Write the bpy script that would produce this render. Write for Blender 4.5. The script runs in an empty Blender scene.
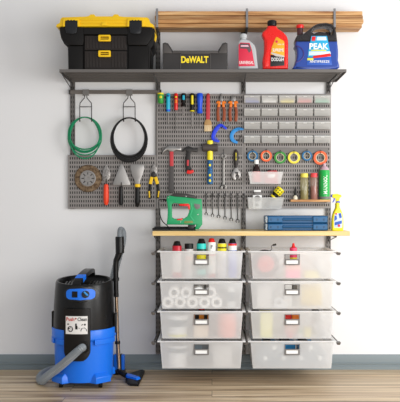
import bpy, bmesh, math, random
from mathutils import Vector, Matrix
random.seed(7)
scene = bpy.context.scene
COL = scene.collection
PI = math.pi
CAMD, FPX, VX, VY, CH = 5.1, 750.0, 212.0, 205.0, 1.115
def S(d): return (CAMD - d) / FPX
def X(px, d): return (px - VX) * S(d)
def Z(py, d): return CH + (VY - py) * S(d)
def P(px, py, d): return Vector((X(px, d), -d, Z(py, d)))

# ------------------------------------------------------------------ materials
def lin(h):
    h = h.lstrip('#'); o = []
    for i in (0, 2, 4):
        c = int(h[i:i+2], 16) / 255
        o.append(c/12.92 if c <= .04045 else ((c+.055)/1.055)**2.4)
    return (*o, 1)
MATS = {}
def mat(name, hexc, rough=.5, metal=0., var=.06, scale=40., trans=0., emit=None, spec=.5, ior=1.45, coat=0.):
    if name in MATS: return MATS[name]
    m = bpy.data.materials.new(name); m.use_nodes = True
    nt = m.node_tree; b = nt.nodes['Principled BSDF']
    b.inputs['Base Color'].default_value = lin(hexc)
    b.inputs['Metallic'].default_value = metal
    b.inputs['Transmission Weight'].default_value = trans
    b.inputs['IOR'].default_value = ior
    b.inputs['Specular IOR Level'].default_value = spec
    b.inputs['Coat Weight'].default_value = coat
    tc = nt.nodes.new('ShaderNodeTexCoord'); n = nt.nodes.new('ShaderNodeTexNoise')
    n.inputs['Scale'].default_value = scale
    nt.links.new(tc.outputs['Object'], n.inputs['Vector'])
    mr = nt.nodes.new('ShaderNodeMapRange')
    mr.inputs['To Min'].default_value = max(0, rough - var); mr.inputs['To Max'].default_value = min(1, rough + var)
    nt.links.new(n.outputs['Fac'], mr.inputs['Value']); nt.links.new(mr.outputs['Result'], b.inputs['Roughness'])
    MATS[name] = m
    return m
def mat_mottle(name, h1, h2, rough=.5, metal=0., scale=(30, 30, 30), lo=.35, hi=.65, bump=0., detail=4):
    m = mat(name, h1, rough, metal)
    nt = m.node_tree; b = nt.nodes['Principled BSDF']
    tc = nt.nodes.new('ShaderNodeTexCoord'); mp = nt.nodes.new('ShaderNodeMapping')
    mp.inputs['Scale'].default_value = scale
    n = nt.nodes.new('ShaderNodeTexNoise'); n.inputs['Scale'].default_value = 1; n.inputs['Detail'].default_value = detail
    r = nt.nodes.new('ShaderNodeValToRGB')
    r.color_ramp.elements[0].position = lo; r.color_ramp.elements[1].position = hi
    r.color_ramp.elements[0].color = lin(h1); r.color_ramp.elements[1].color = lin(h2)
    nt.links.new(tc.outputs['Object'], mp.inputs['Vector']); nt.links.new(mp.outputs['Vector'], n.inputs['Vector'])
    nt.links.new(n.outputs['Fac'], r.inputs['Fac']); nt.links.new(r.outputs['Color'], b.inputs['Base Color'])
    if bump:
        bp = nt.nodes.new('ShaderNodeBump'); bp.inputs['Strength'].default_value = bump; bp.inputs['Distance'].default_value = .002
        nt.links.new(n.outputs['Fac'], bp.inputs['Height']); nt.links.new(bp.outputs['Normal'], b.inputs['Normal'])
    return m
def mat_clear(name, hexc, clear, rough=.3, tl=.38):
    """frosted / clear plastic: diffuse + translucent + straight-through + a little gloss"""
    if name in MATS: return MATS[name]
    m = bpy.data.materials.new(name); m.use_nodes = True
    nt = m.node_tree; nt.nodes.clear(); N = nt.nodes.new; L = nt.links.new
    out = N('ShaderNodeOutputMaterial'); d = N('ShaderNodeBsdfDiffuse'); t = N('ShaderNodeBsdfTranslucent')
    tr = N('ShaderNodeBsdfTransparent'); g = N('ShaderNodeBsdfGlossy')
    for q in (d, t): q.inputs['Color'].default_value = lin(hexc)
    n = N('ShaderNodeTexNoise'); n.inputs['Scale'].default_value = 300
    tc = N('ShaderNodeTexCoord'); L(tc.outputs['Object'], n.inputs['Vector'])
    mr = N('ShaderNodeMapRange'); mr.inputs['To Min'].default_value = rough*.8; mr.inputs['To Max'].default_value = rough*1.2
    L(n.outputs['Fac'], mr.inputs['Value']); L(mr.outputs['Result'], g.inputs['Roughness'])
    a = N('ShaderNodeMixShader'); a.inputs[0].default_value = tl; L(d.outputs[0], a.inputs[1]); L(t.outputs[0], a.inputs[2])
    b = N('ShaderNodeMixShader'); b.inputs[0].default_value = clear; L(a.outputs[0], b.inputs[1]); L(tr.outputs[0], b.inputs[2])
    c = N('ShaderNodeMixShader'); c.inputs[0].default_value = .05; L(b.outputs[0], c.inputs[1]); L(g.outputs[0], c.inputs[2])
    L(c.outputs[0], out.inputs[0]); MATS[name] = m
    return m
def mat_wood(name, cols, sc, rough=.5, seams=None, bump=.15, along='X', pvar=.25):
    """grain streaks running along X; every object gets its own shift"""
    m = bpy.data.materials.new(name); m.use_nodes = True
    nt = m.node_tree; b = nt.nodes['Principled BSDF']; N = nt.nodes.new; L = nt.links.new
    tc = N('ShaderNodeTexCoord'); oi = N('ShaderNodeObjectInfo')
    add = N('ShaderNodeVectorMath'); add.operation = 'ADD'
    cx = N('ShaderNodeCombineXYZ'); mul = N('ShaderNodeMath'); mul.operation = 'MULTIPLY'; mul.inputs[1].default_value = 37.
    L(oi.outputs['Random'], mul.inputs[0])
    for k in range(3): L(mul.outputs[0], cx.inputs[k])
    L(tc.outputs['Object'], add.inputs[0]); L(cx.outputs[0], add.inputs[1])
    src = add.outputs[0]
    rowv = None
    if seams:
        w, h = seams
        bt = N('ShaderNodeTexBrick'); bt.inputs['Scale'].default_value = 1; bt.inputs['Brick Width'].default_value = w
        bt.inputs['Row Height'].default_value = h; bt.inputs['Mortar Size'].default_value = .0016; bt.inputs['Mortar Smooth'].default_value = .3
        bt.inputs['Color1'].default_value = (0, 0, 0, 1); bt.inputs['Color2'].default_value = (1, 1, 1, 1); bt.offset = .37
        L(tc.outputs['Object'], bt.inputs['Vector'])
        sh = N('ShaderNodeVectorMath'); sh.operation = 'MULTIPLY_ADD'; sh.inputs[1].default_value = (7, 7, 7)
        L(bt.outputs['Color'], sh.inputs[0]); L(src, sh.inputs[2]); src = sh.outputs[0]; rowv = bt
    mp = N('ShaderNodeMapping'); mp.inputs['Scale'].default_value = sc; L(src, mp.inputs['Vector'])
    n = N('ShaderNodeTexNoise'); n.inputs['Scale'].default_value = 1; n.inputs['Detail'].default_value = 6; n.inputs['Distortion'].default_value = .6
    L(mp.outputs[0], n.inputs['Vector'])
    r = N('ShaderNodeValToRGB'); cr = r.color_ramp
    cr.elements[0].position = .3; cr.elements[1].position = .7
    cr.elements[0].color = lin(cols[0]); cr.elements[1].color = lin(cols[-1])
    for i, c in enumerate(cols[1:-1]):
        e = cr.elements.new(.3 + .4*(i+1)/(len(cols)-1)); e.color = lin(c)
    L(n.outputs['Fac'], r.inputs['Fac'])
    # broad tone change from board to board
    hs = N('ShaderNodeHueSaturation'); mr = N('ShaderNodeMapRange')
    mr.inputs['To Min'].default_value = 1-pvar; mr.inputs['To Max'].default_value = 1+pvar*.5
    L((rowv.outputs['Color'] if rowv else oi.outputs['Random']), mr.inputs['Value']); L(mr.outputs[0], hs.inputs['Value'])
    L(r.outputs['Color'], hs.inputs['Color']); colr = hs.outputs[0]
    if seams:
        mx = N('ShaderNodeMix'); mx.data_type = 'RGBA'; L(rowv.outputs['Fac'], mx.inputs['Factor'])
        L(colr, mx.inputs[6]); mx.inputs[7].default_value = lin('#4a3f34'); colr = mx.outputs[2]
    L(colr, b.inputs['Base Color']); b.inputs['Roughness'].default_value = rough
    bp = N('ShaderNodeBump'); bp.inputs['Strength'].default_value = bump; bp.inputs['Distance'].default_value = .001
    L(n.outputs['Fac'], bp.inputs['Height']); L(bp.outputs[0], b.inputs['Normal'])
    return m

# ------------------------------------------------------------------ mesh helpers
def nb(): return bmesh.new()
def box(bm, x0, x1, d0, d1, z0, z1):
    vs = [bm.verts.new((x, -d, z)) for x in (x0, x1) for d in (d0, d1) for z in (z0, z1)]
    for f in ((0,1,3,2),(4,6,7,5),(0,4,5,1),(2,3,7,6),(0,2,6,4),(1,5,7,3)):
        bm.faces.new([vs[i] for i in f])
    return bm
def pbox(bm, px0, px1, py0, py1, d0, d1, dref=None):
    r = d1 if dref is None else dref
    return box(bm, X(px0, r), X(px1, r), d0, d1, Z(py1, r), Z(py0, r))
def rings(bm, rs, closed=False, cap=True):
    L = [[bm.verts.new(p) for p in r] for r in rs]; n = len(L[0])
    m = len(L)
    for i in range(m if closed else m-1):
        a, b = L[i], L[(i+1) % m]
        for j in range(n):
            k = (j+1) % n
            bm.faces.new((a[j], a[k], b[k], b[j]))
    if cap and not closed:
        bm.faces.new(L[0][::-1]); bm.faces.new(L[-1])
    return bm
def lathe(bm, prof, c, axis='z', seg=24):
    c = Vector(c); rs = []
    for r, h in prof:
        ring = []
        for j in range(seg):
            a = 2*PI*j/seg; u, v = r*math.cos(a), r*math.sin(a)
            ring.append(c + (Vector((u, v, h)) if axis == 'z' else Vector((u, -h, v)) if axis == 'y' else Vector((h, u, v))))
        rs.append(ring)
    return rings(bm, rs)
def tube(bm, pts, r, seg=8, closed=False, cap=True):
    pts = [Vector(p) for p in pts]; n = len(pts); rs = []; up = None
    for i, p in enumerate(pts):
        if closed: t = pts[(i+1) % n] - pts[i-1]
        else: t = pts[min(i+1, n-1)] - pts[max(i-1, 0)]
        t.normalize()
        if up is None:
            up = Vector((0, 0, 1)) if abs(t.z) < .9 else Vector((0, 1, 0))
        u = (up - t*up.dot(t)).normalized(); up = u; v = t.cross(u)
        rr = r(i/(n-1 if n > 1 else 1), i) if callable(r) else r
        rs.append([p + u*rr*math.cos(2*PI*j/seg) + v*rr*math.sin(2*PI*j/seg) for j in range(seg)])
    return rings(bm, rs, closed, cap)
def cat(pts, n=8, closed=False):
    """Catmull-Rom through points of any dimension"""
    pts = [Vector(p) for p in pts]; m = len(pts); out = []
    for i in range(m if closed else m-1):
        if closed: a, b, c, d = pts[i-1], pts[i], pts[(i+1) % m], pts[(i+2) % m]
        else: a, b, c, d = pts[max(i-1, 0)], pts[i], pts[i+1], pts[min(i+2, m-1)]
        for k in range(n):
            t = k/n
            out.append(.5*((2*b) + (c-a)*t + (2*a-5*b+4*c-d)*t*t + (3*b-a-3*c+d)*t**3))
    if not closed: out.append(pts[-1])
    return out
def arc(cx, cy, r, a0, a1, n=16, ry=None):
    ry = r if ry is None else ry
    return [(cx + r*math.cos(math.radians(a0+(a1-a0)*i/n)), cy - ry*math.sin(math.radians(a0+(a1-a0)*i/n))) for i in range(n+1)]
def circ(cx, cy, r, n=28, ry=None): return arc(cx, cy, r, 0, 360, n, ry)[:-1]
def stroke(pts, ws, n=5, smooth=True):
    """outline of a bar of changing width along a px centreline"""
    q = [Vector((a[0], a[1], w)) for a, w in zip(pts, ws)]
    if smooth and len(q) > 2: q = cat(q, n)
    l, r = [], []
    for i, p in enumerate(q):
        t = (q[min(i+1, len(q)-1)] - q[max(i-1, 0)]); t = Vector((t.x, t.y)).normalized()
        nn = Vector((-t.y, t.x)) * p.z/2
        l.append((p.x+nn.x, p.y+nn.y)); r.append((p.x-nn.x, p.y-nn.y))
    return l + r[::-1]
def rrect(x0, x1, y0, y1, r, n=4):
    o = []
    for cx, cy, a in ((x1-r, y0+r, 0), (x0+r, y0+r, 90), (x0+r, y1-r, 180), (x1-r, y1-r, 270)): o += arc(cx, cy, r, a, a+90, n)
    return o
_dg = None
def curve_mesh(cu):
    ob = bpy.data.objects.new('tmp', cu); COL.objects.link(ob)
    dg = bpy.context.evaluated_depsgraph_get()
    me = bpy.data.meshes.new_from_object(ob.evaluated_get(dg))
    bpy.data.objects.remove(ob); bpy.data.curves.remove(cu)
    bm = bmesh.new(); bm.from_mesh(me); bpy.data.meshes.remove(me)
    bmesh.ops.remove_doubles(bm, verts=bm.verts, dist=1e-6)
    return bm
def cut(outs, d0, d1, bev=.001, dref=None, smooth=False, into=None, bres=1):
    """extrude px outlines (first outer, rest holes) from distance d0 to d1 in front of the wall"""
    if not isinstance(outs[0], list): outs = [outs]
    r = d1 if dref is None else dref; s = S(r)
    cu = bpy.data.curves.new('tmp', 'CURVE'); cu.dimensions = '2D'; cu.fill_mode = 'BOTH'
    bev = min(bev, (d1-d0)*.49)
    cu.extrude = (d1-d0)/2 - bev; cu.bevel_depth = bev; cu.bevel_resolution = bres; cu.offset = -bev
    for k, o in enumerate(outs):
        if smooth: o = [(p.x, p.y) for p in cat([(a, b, 0) for a, b in o], 5, True)]
        A = sum(o[i-1][0]*o[i][1]-o[i][0]*o[i-1][1] for i in range(len(o)))
        if (A > 0) == (k == 0): pass
        else: o = o[::-1]
        sp = cu.splines.new('POLY'); sp.points.add(len(o)-1); sp.use_cyclic_u = True
        for i, (a, b) in enumerate(o): sp.points[i].co = ((a-VX)*s, (VY-b)*s, 0, 1)
    bm = curve_mesh(cu)
    for v in bm.verts:
        x, y, z = v.co; v.co = (x, -(d0+d1)/2 - z, y + CH)
    if into is not None: merge(into, bm); return into
    return bm
def merge(a, b):
    me = bpy.data.meshes.new('tmp'); b.to_mesh(me); b.free(); a.from_mesh(me); bpy.data.meshes.remove(me)
    return a
def writing(body, px0, px1, py0, py1, d, thick=.0006, dref=None, bold=0., rot=0):
    r = d if dref is None else dref
    cu = bpy.data.curves.new('tmp', 'FONT'); cu.body = body; cu.extrude = .01; cu.offset = bold; cu.resolution_u = 3
    bm = curve_mesh(cu)
    if rot:
        bmesh.ops.rotate(bm, verts=bm.verts, cent=(0,0,0), matrix=Matrix.Rotation(math.radians(rot), 3, 'Z'))
    xs = [v.co.x for v in bm.verts]; ys = [v.co.y for v in bm.verts]
    x0, x1, y0, y1 = min(xs), max(xs), min(ys), max(ys)
    for v in bm.verts:
        u = (v.co.x-x0)/(x1-x0); w = (v.co.y-y0)/(y1-y0)
        v.co = (X(px0, r)+(X(px1, r)-X(px0, r))*u, -d - (thick if v.co.z > 0 else 0), Z(py1, r)+(Z(py0, r)-Z(py1, r))*w)
    return bm

# ------------------------------------------------------------------ object helpers
W = {}
def link(name, bm, m, loc):
    bmesh.ops.recalc_face_normals(bm, faces=bm.faces)
    bmesh.ops.translate(bm, verts=bm.verts, vec=-Vector(loc))
    for f in bm.faces: f.smooth = True
    for e in bm.edges:
        if len(e.link_faces) == 2 and e.calc_face_angle(0) > math.radians(32): e.smooth = False
    me = bpy.data.meshes.new(name); bm.to_mesh(me); bm.free(); me.materials.append(m)
    return bpy.data.objects.new(name, me)
def bevel(o, w, seg=2):
    if w:
        md = o.modifiers.new('bevel', 'BEVEL'); md.width = w; md.segments = seg; md.limit_method = 'ANGLE'; md.angle_limit = math.radians(35)
        md.use_clamp_overlap = True
def tag(o, label, cat_, group=None):
    o['label'] = label; o['category'] = cat_
    if group: o['group'] = group
def T(name, label, cat_, loc, group=None):
    o = bpy.data.objects.new(name, None); COL.objects.link(o); o.location = loc; o.empty_display_size = .02
    W[o] = Vector(loc); tag(o, label, cat_, group); return o
def O(name, bm, m, parent, bev=0, label=None):
    o = link(name, bm, m, W[parent]); COL.objects.link(o); o.parent = parent; W[o] = W[parent]; bevel(o, bev)
    if label: o['label'] = label
    return o
def one(name, bm, m, label, cat_, group=None, bev=0):
    vs = [v.co for v in bm.verts]
    loc = Vector(((min(v.x for v in vs)+max(v.x for v in vs))/2, (min(v.y for v in vs)+max(v.y for v in vs))/2, min(v.z for v in vs)))
    o = link(name, bm, m, loc); COL.objects.link(o); o.location = loc; W[o] = loc; bevel(o, bev); tag(o, label, cat_, group); return o
def struct(name, bm, m, bev=0):
    o = link(name, bm, m, (0, 0, 0)); COL.objects.link(o); o['kind'] = 'structure'; bevel(o, bev); return o
def dup(root, off, label, group=None):
    r = root.copy(); COL.objects.link(r); r.location = root.location + Vector(off); r['label'] = label
    W[r] = Vector(r.location)
    if group: r['group'] = group
    for ch in root.children:
        c = ch.copy(); COL.objects.link(c); c.parent = r; W[c] = W[r]
        for g in ch.children:
            e = g.copy(); COL.objects.link(e); e.parent = c; W[e] = W[r]
    return r

# ------------------------------------------------------------------ palette
steel   = mat('grey_powder_coat', '#6e6a67', .42, .35)
steel_d = mat('dark_grey_powder_coat', '#3d3a38', .42, .3)
peg     = mat('pegboard_grey', '#8d8885', .45, .2)
chrome  = mat('bright_steel', '#b9b7b4', .25, 1.)
brushed = mat('dull_tool_steel', '#9d9a97', .38, .9)
darkst  = mat('dark_forged_steel', '#3c3a39', .4, .7)
black   = mat('black_plastic', '#0e0d0d', .4, spec=.35)
black_m = mat('matt_black_plastic', '#221f1e', .55)
tboxm   = mat('toolbox_black', '#141211', .5, spec=.25)
tboxg   = mat('toolbox_drawer_grey', '#292320', .42, spec=.35)
yellow  = mat('yellow_plastic', '#f2c411', .35)
yel_b   = mat('bright_yellow_plastic', '#f6e21a', .3)
red     = mat('red_plastic', '#e0201a', .28)
redm    = mat('dull_red_rubber', '#c23a40', .5)
orange  = mat('orange_plastic', '#f07c10', .35)
orange_r= mat('red_orange_plastic', '#f2441d', .4)
blue    = mat('blue_plastic', '#1f7ff0', .32)
blue_d  = mat('deep_blue_plastic', '#1d3ce0', .35)
blue_l  = mat('sky_blue_paint', '#2f8fd8', .4)
teal    = mat('case_blue', '#14517f', .4)
green   = mat('tool_green', '#1c9c62', .4)
green_d = mat('cord_green', '#0d8a5c', .4)
white   = mat('white_plastic', '#f2f2f0', .4)
paper   = mat('white_paper', '#f6f6f4', .8)
grey_l  = mat('light_grey_plastic', '#b9bcbe', .45)
grey_m  = mat('mid_grey_plastic', '#777472', .5)
pink    = mat('pink_plastic', '#e8446c', .4)
pale_pk = mat('pale_pink', '#f2b3a4', .6)
beige   = mat('beige_card', '#e6cfb2', .7)
frost   = mat_clear('frosted_drawer_plastic', '#ffffff', .56)
frost2  = mat_clear('clear_bin_plastic', '#f4f4f2', .63, .15)
clearp  = mat_clear('clear_jar_plastic', '#e8e4c8', .6, .12)
tan_m   = mat_mottle('bristle_tan', '#c8a878', '#e6d2ac', .8, 0, (400, 400, 20))
ply     = mat_wood('worktop_wood', ['#d8b069', '#e8c987', '#f0d9a4'], (2, 20, 60), .45, pvar=.05)
timber  = mat_wood('timber', ['#9a6438', '#c68f58', '#daa970', '#e8c190'], (3, 30, 45), .6, pvar=.4)
floor_m = mat_wood('oak_floor', ['#6f5943', '#b09678', '#d0b997', '#e2cfb2'], (.9, 26, 1), .38, seams=(2.3, .15), bump=.06, pvar=.12)

# ------------------------------------------------------------------ setting
wallm = mat('wall_paint', '#e9e9ea', .85, var=.03, spec=.2)
b = nb(); box(b, -4.5, 4.5, -.12, 0, -.05, 3.4); struct('wall_back', b, wallm)
b = nb(); box(b, -4.5, 4.5, 0, 6.5, -.05, 0); struct('floor', b, floor_m)
basem = mat('blue_grey_skirting', '#7d888c', .5)
b = nb()
prof = [(0, 0), (.022, 0), (.022, .022), (.016, .026), (.016, .034), (.020, .038), (.020, .042), (.012, .046), (.012, .090), (.007, .1), (0, .1)]
rings(b, [[Vector((x, -d, z)) for d, z in prof] for x in (-4.5, 4.5)]); struct('baseboard_back', b, basem)

# ------------------------------------------------------------------ uprights (slotted)
UX = [72.5, 158, 243.5, 328.5]
def upright(px, py0, py1, label):
    x = X(px, .016); z0, z1 = Z(py1, .016), Z(py0, .016); w = .0145
    t = T('wall_upright', label, 'shelf upright', (x, -.008, z0), 'slotted wall uprights')
    bm = nb()   # front face with two rows of slots
    xs = [-w, -w*.72, -w*.38, w*.38, w*.72, w]; zs = [z0]; z = z0 + .012
    while z < z1 - .03: zs += [z, z+.017]; z += .032
    zs.append(z1)
    g = [[bm.verts.new((x+a, -.016, q)) for a in xs] for q in zs]
    for i in range(len(zs)-1):
        for j in range(5):
            if i % 2 == 1 and j in (1, 3): continue
            bm.faces.new((g[i][j], g[i][j+1], g[i+1][j+1], g[i+1][j]))
    for s in (-1, 1):
        box(bm, x+s*w-.001, x+s*w+.001, .0005, .016, z0, z1)
    O('face', bm, steel, t)
    bm = nb(); box(bm, x-w*.9, x+w*.9, .0005, .002, z0, z1); O('channel', bm, darkst, t)
upright(72.5, 81, 209, 'short slotted grey upright at far left behind green cord')
upright(158, 27, 354, 'tall slotted grey upright left of the left drawers')
upright(243.5, 27, 354, 'tall slotted grey upright in the gap between the two drawer stacks')
upright(328.5, 27, 354, 'tall slotted grey upright at the right edge of the pegboard')

# ------------------------------------------------------------------ pegboards
def pegboard(px0, px1, py0, py1, label, cols, rows):
    d = .022; x0, x1, z0, z1 = X(px0, d), X(px1, d), Z(py1, d), Z(py0, d)
    t = T('slotted_pegboard', label, 'pegboard', ((x0+x1)/2, -.01, z0), 'slotted steel pegboards')
    def lines(a, b_, n, frac, m):
        p = (b_-a-2*m)/n; o = [a]
        for i in range(n): c = a+m+p*(i+.5); o += [c-p*frac/2, c+p*frac/2]
        return o + [b_]
    xs = lines(x0, x1, cols, .45, .008); zs = lines(z0, z1, rows, .58, .008)
    bm = nb(); fr = [[[bm.verts.new((a, -dd, q)) for a in xs] for q in zs] for dd in (d, d-.0014)]
    for i in range(len(zs)-1):
        for j in range(len(xs)-1):
            hole = i % 2 == 1 and j % 2 == 1
            for k in (0, 1):
                q = (fr[k][i][j], fr[k][i][j+1], fr[k][i+1][j+1], fr[k][i+1][j])
                if not hole: bm.faces.new(q if k == 0 else q[::-1])
            if hole:
                c = ((i, j), (i, j+1), (i+1, j+1), (i+1, j))
                for u in range(4):
                    (a, b1), (c1, d1) = c[u], c[(u+1) % 4]
                    bm.faces.new((fr[0][a][b1], fr[1][a][b1], fr[1][c1][d1], fr[0][c1][d1]))
    O('panel', bm, peg, t)
    bm = nb()
    box(bm, x0, x0+.0015, .003, d-.0014, z0, z1); box(bm, x1-.0015, x1, .003, d-.0014, z0, z1)
    box(bm, x0+.0015, x1-.0015, .003, d-.0014, z0, z0+.0015); box(bm, x0+.0015, x1-.0015, .003, d-.0014, z1-.0015, z1)
    O('flange', bm, peg, t)
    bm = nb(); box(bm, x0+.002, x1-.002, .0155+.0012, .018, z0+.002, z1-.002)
    O('slot_shade_sheet', bm, mat('slot_shade_black', '#1b1a19', .8), t)  # added near-black sheet, stands in for the shade behind the slots
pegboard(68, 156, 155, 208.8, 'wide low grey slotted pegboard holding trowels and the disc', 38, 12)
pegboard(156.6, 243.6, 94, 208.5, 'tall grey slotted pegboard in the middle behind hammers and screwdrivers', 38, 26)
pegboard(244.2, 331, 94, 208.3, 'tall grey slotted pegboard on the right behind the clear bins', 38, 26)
PD = .0222      # front of the pegboards

# rails on the pegboards and above the cord hooks
bm = nb(); pbox(bm, 161.5, 242.5, 147.3, 154.2, PD, PD+.006); one('tool_rail', bm, steel, 'plain grey steel rail behind the hammer heads', 'tool rail', None, .001)
bm = nb(); pbox(bm, 247, 328.5, 147.6, 153.3, PD, PD+.006); one('tool_rail', bm, steel, 'plain grey steel rail behind the coloured tape rolls', 'tool rail', None, .001)
t = T('hanging_rail', 'grey steel track running left of the screwdrivers with two cord hooks', 'rail', P(115, 93.5, .02))
bm = nb(); pbox(bm, 70, 160.5, 90, 93.8, .0165, .028); O('track', bm, mat('rail_grey', '#77706a', .4, .4), t, .001)
bm = nb()
for p in (69.5, 160.5): pbox(bm, p-.8, p+.8, 89.6, 94.2, .0165, .030)
O('end_cap', bm, steel_d, t, .001)

# ------------------------------------------------------------------ brackets
def rod(bm, a, b_, r=.003, seg=8): return tube(bm, [a, b_], r, seg)
SHD = .40
sh_top, sh_bot = Z(69.2, SHD), Z(72.2, SHD)
def bracket(px, zt, depth, drop, label, name='shelf_bracket'):
    x = X(px, .016)
    t = T(name, label, 'bracket', (x, -.02, zt-drop), 'triangular shelf brackets')
    bm = nb(); box(bm, x-.002, x+.002, .017, depth, zt-.013, zt-.0005); O('arm', bm, steel_d, t, .0006)
    bm = nb(); tube(bm, [(x, -.021, zt-drop+.004), (x, -.03, zt-drop+.006), (x, -depth+.02, zt-.012), (x, -depth+.003, zt-.009)], .003); O('brace', bm, steel_d, t)
    bm = nb(); box(bm, x-.003, x+.003, .0165, .0245, zt-drop, zt-.001); O('mounting_plate', bm, steel_d, t, .0006)
    return t
names = ['at the left end of the long steel shelf', 'under the shelf beside the toolbox end', 'under the shelf below the grey spray bottle', 'under the right end of the steel shelf']
br = None
for px, n in zip(UX, names):
    lab = 'dark grey triangular bracket ' + n
    if br is None: br = bracket(px, sh_bot, .365, .062, lab)
    else: dup(br, (X(px, .016)-X(UX[0], .016), 0, 0), lab)
# long steel shelf
t = T('steel_shelf', 'long grey steel shelf carrying toolbox, tote and bottles', 'shelf', (X(203, SHD), -.02, sh_bot))
x0, x1 = X(59.3, SHD), X(346.5, SHD)
bm = nb(); box(bm, x0, x1, .018, SHD-.0012, sh_top-.004, sh_top); O('deck', bm, steel, t, .0008)
bm = nb(); box(bm, x0, x1, SHD-.0012, SHD, sh_bot, sh_top); box(bm, x0, x1, .017, .018, sh_bot, sh_top)
O('lip', bm, steel, t, .0004)
bm = nb()
for a in (x0, x1-.0012): box(bm, a, a+.0012, .019, SHD-.002, sh_bot, sh_top-.0042)
for k in range(1, 6): box(bm, x0+.02, x1-.02, .02+.062*k-.001, .02+.062*k+.001, sh_bot+.006, sh_top-.0042)
O('stiffening_rib', bm, steel, t)

# ------------------------------------------------------------------ timber on rack brackets
TD = .165
zt, zb = Z(11, TD), Z(27.3, TD); hh = (zt-zb)/4
ends = [(154.8, 362.2), (155.6, 363.6), (154.6, 363.2), (155.4, 362.6)]
nm = ['bottom', 'second from bottom', 'third from bottom', 'topmost']
for i in range(4):
    bm = nb(); e = ends[i]; box(bm, X(e[0], TD), X(e[1], TD), .022, TD - (.009, 0, .007, .001)[i], zb+hh*i+.0004, zb+hh*(i+1)-.0004)
    one('timber_board', bm, timber, f'long rough-sawn wooden board, {nm[i]} in the stack above the shelf', 'timber board', 'stacked timber boards on the top brackets', .003)
for k, px in enumerate((156.9, 247.0, 334.8)):
    x = X(px, TD+.01); w = .0078
    t = T('timber_rack_bracket', 'grey upright bracket holding the timber boards at ' + ('their left end', 'the middle above the grey bottle', 'their right, behind the blue jug')[k], 'bracket', (x, -.02, zb-.05), 'brackets holding the timber')
    bm = nb(); box(bm, x-w, x+w, TD+.001, TD+.006, zb-.01, Z(8.6, TD)); O('front_post', bm, mat('bracket_grey', '#8b8b8e', .4, .4), t, .002)
    bm = nb(); box(bm, x-w, x+w, .017, TD+.006, zb-.012, zb-.0002)
    b2 = [(x-.003, -.0168, zb-.075), (x-.003, -.0168, zb-.0125), (x-.003, -.15, zb-.0125), (x-.003, -.03, zb-.075)]
    rings(bm, [b2, [(p[0]+.006, p[1], p[2]) for p in b2]])
    O('arm', bm, steel_d, t, .0008)

# ------------------------------------------------------------------ toolbox
zs = sh_top
D1 = .385
t = T('toolbox', 'large black toolbox with yellow lid standing on the left of the shelf', 'toolbox', P(106, 69, .24))
def floorz(bm, z):
    for v in bm.verts:
        if v.co.z < z + .0055: v.co.z = z
    return bm
body = [(58, 25.5), (58.6, 31), (60, 37), (63, 42.5), (66.6, 45.5), (67.2, 69.2), (149.6, 69.2), (150.2, 47.5), (153, 44), (154, 37), (154.2, 31), (153.6, 25.5)]
bm = cut([body], .10, .352, .006, D1); O('body', floorz(bm, zs), tboxm, t)
# raised corner blocks either side of the drawers
for u, l in (([(60, 27), (60.8, 37), (65, 43), (68.5, 45), (82.6, 45), (83.5, 41), (83.5, 27)], [(67.6, 45.4), (68.2, 69.2), (82.6, 69.2), (82.6, 45.4)]),
             ([(152.4, 27), (152, 37), (148.5, 43), (146.5, 45), (128.4, 45), (127.2, 41), (127.2, 27)], [(148.6, 45.4), (148.2, 69.2), (128.4, 69.2), (128.4, 45.4)])):
    O('corner_block', cut([u], .352, D1-.004, .005, D1), tboxm, t)
    O('corner_post', floorz(cut([l], .352, D1-.012, .005, D1), zs), tboxm, t)
bm = nb(); pbox(bm, 83.4, 127.4, 27.5, 34.2, .352, D1-.006, D1); O('front_band', bm, tboxm, t, .003)
for y0, y1 in ((35, 49.2), (50.6, 68.2)):
    bm = nb(); pbox(bm, 84.2, 126.4, y0, y1, .352, .366, D1)
    for k in range(13):
        if 4 < k < 8: continue
        p = 86+k*3.15; pbox(bm, p, p+1.6, y0+1.5, y1-1.3, .366, .369, D1)
    dr = O('drawer', bm, tboxg, t, .001)
    c = 104.4
    bm = cut([rrect(c-6.2, c+6.2, y0-.2, y0+6.2, 1.2), rrect(c-4.2, c+4.2, y0+1.5, y0+4.4, .5)], .369, .386, .0015, D1)
    pbox(bm, c-4.2, c+4.2, y0+2.6, y0+3.3, .371, .382, D1)
    O('drawer_pull', bm, yellow, dr, 0, 'yellow moulded drawer pull')
lid = [(55.8, 26.3), (56.3, 24.2), (59.4, 22.6), (60.2, 18.6), (62, 17), (85, 16.2), (88.5, 15.6), (90.2, 14), (94, 14), (95.4, 16), (112.3, 16), (113.8, 14), (117.8, 14), (119, 15.8), (123, 16.4), (147, 17), (149, 18.6), (150, 22.4), (153.2, 24.2), (154.4, 26.8), (153, 27.2), (144, 26.2), (65, 26.2)]
bm = cut([lid], .10, .380, .004, D1); lo = O('lid', bm, yellow, t, 0, 'yellow lid with raised ribs')
bm = nb(); pbox(bm, 80, 127, 19.5, 20.4, .380, .384, D1); pbox(bm, 80, 127, 22.6, 23.4, .380, .384, D1)
cut([(101, 25.6), (102.3, 22.2), (106.4, 22.2), (107.6, 25.6)], .380, .388, .001, D1, into=bm); O('lid_rib', bm, yellow, lo, .0005)
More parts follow.
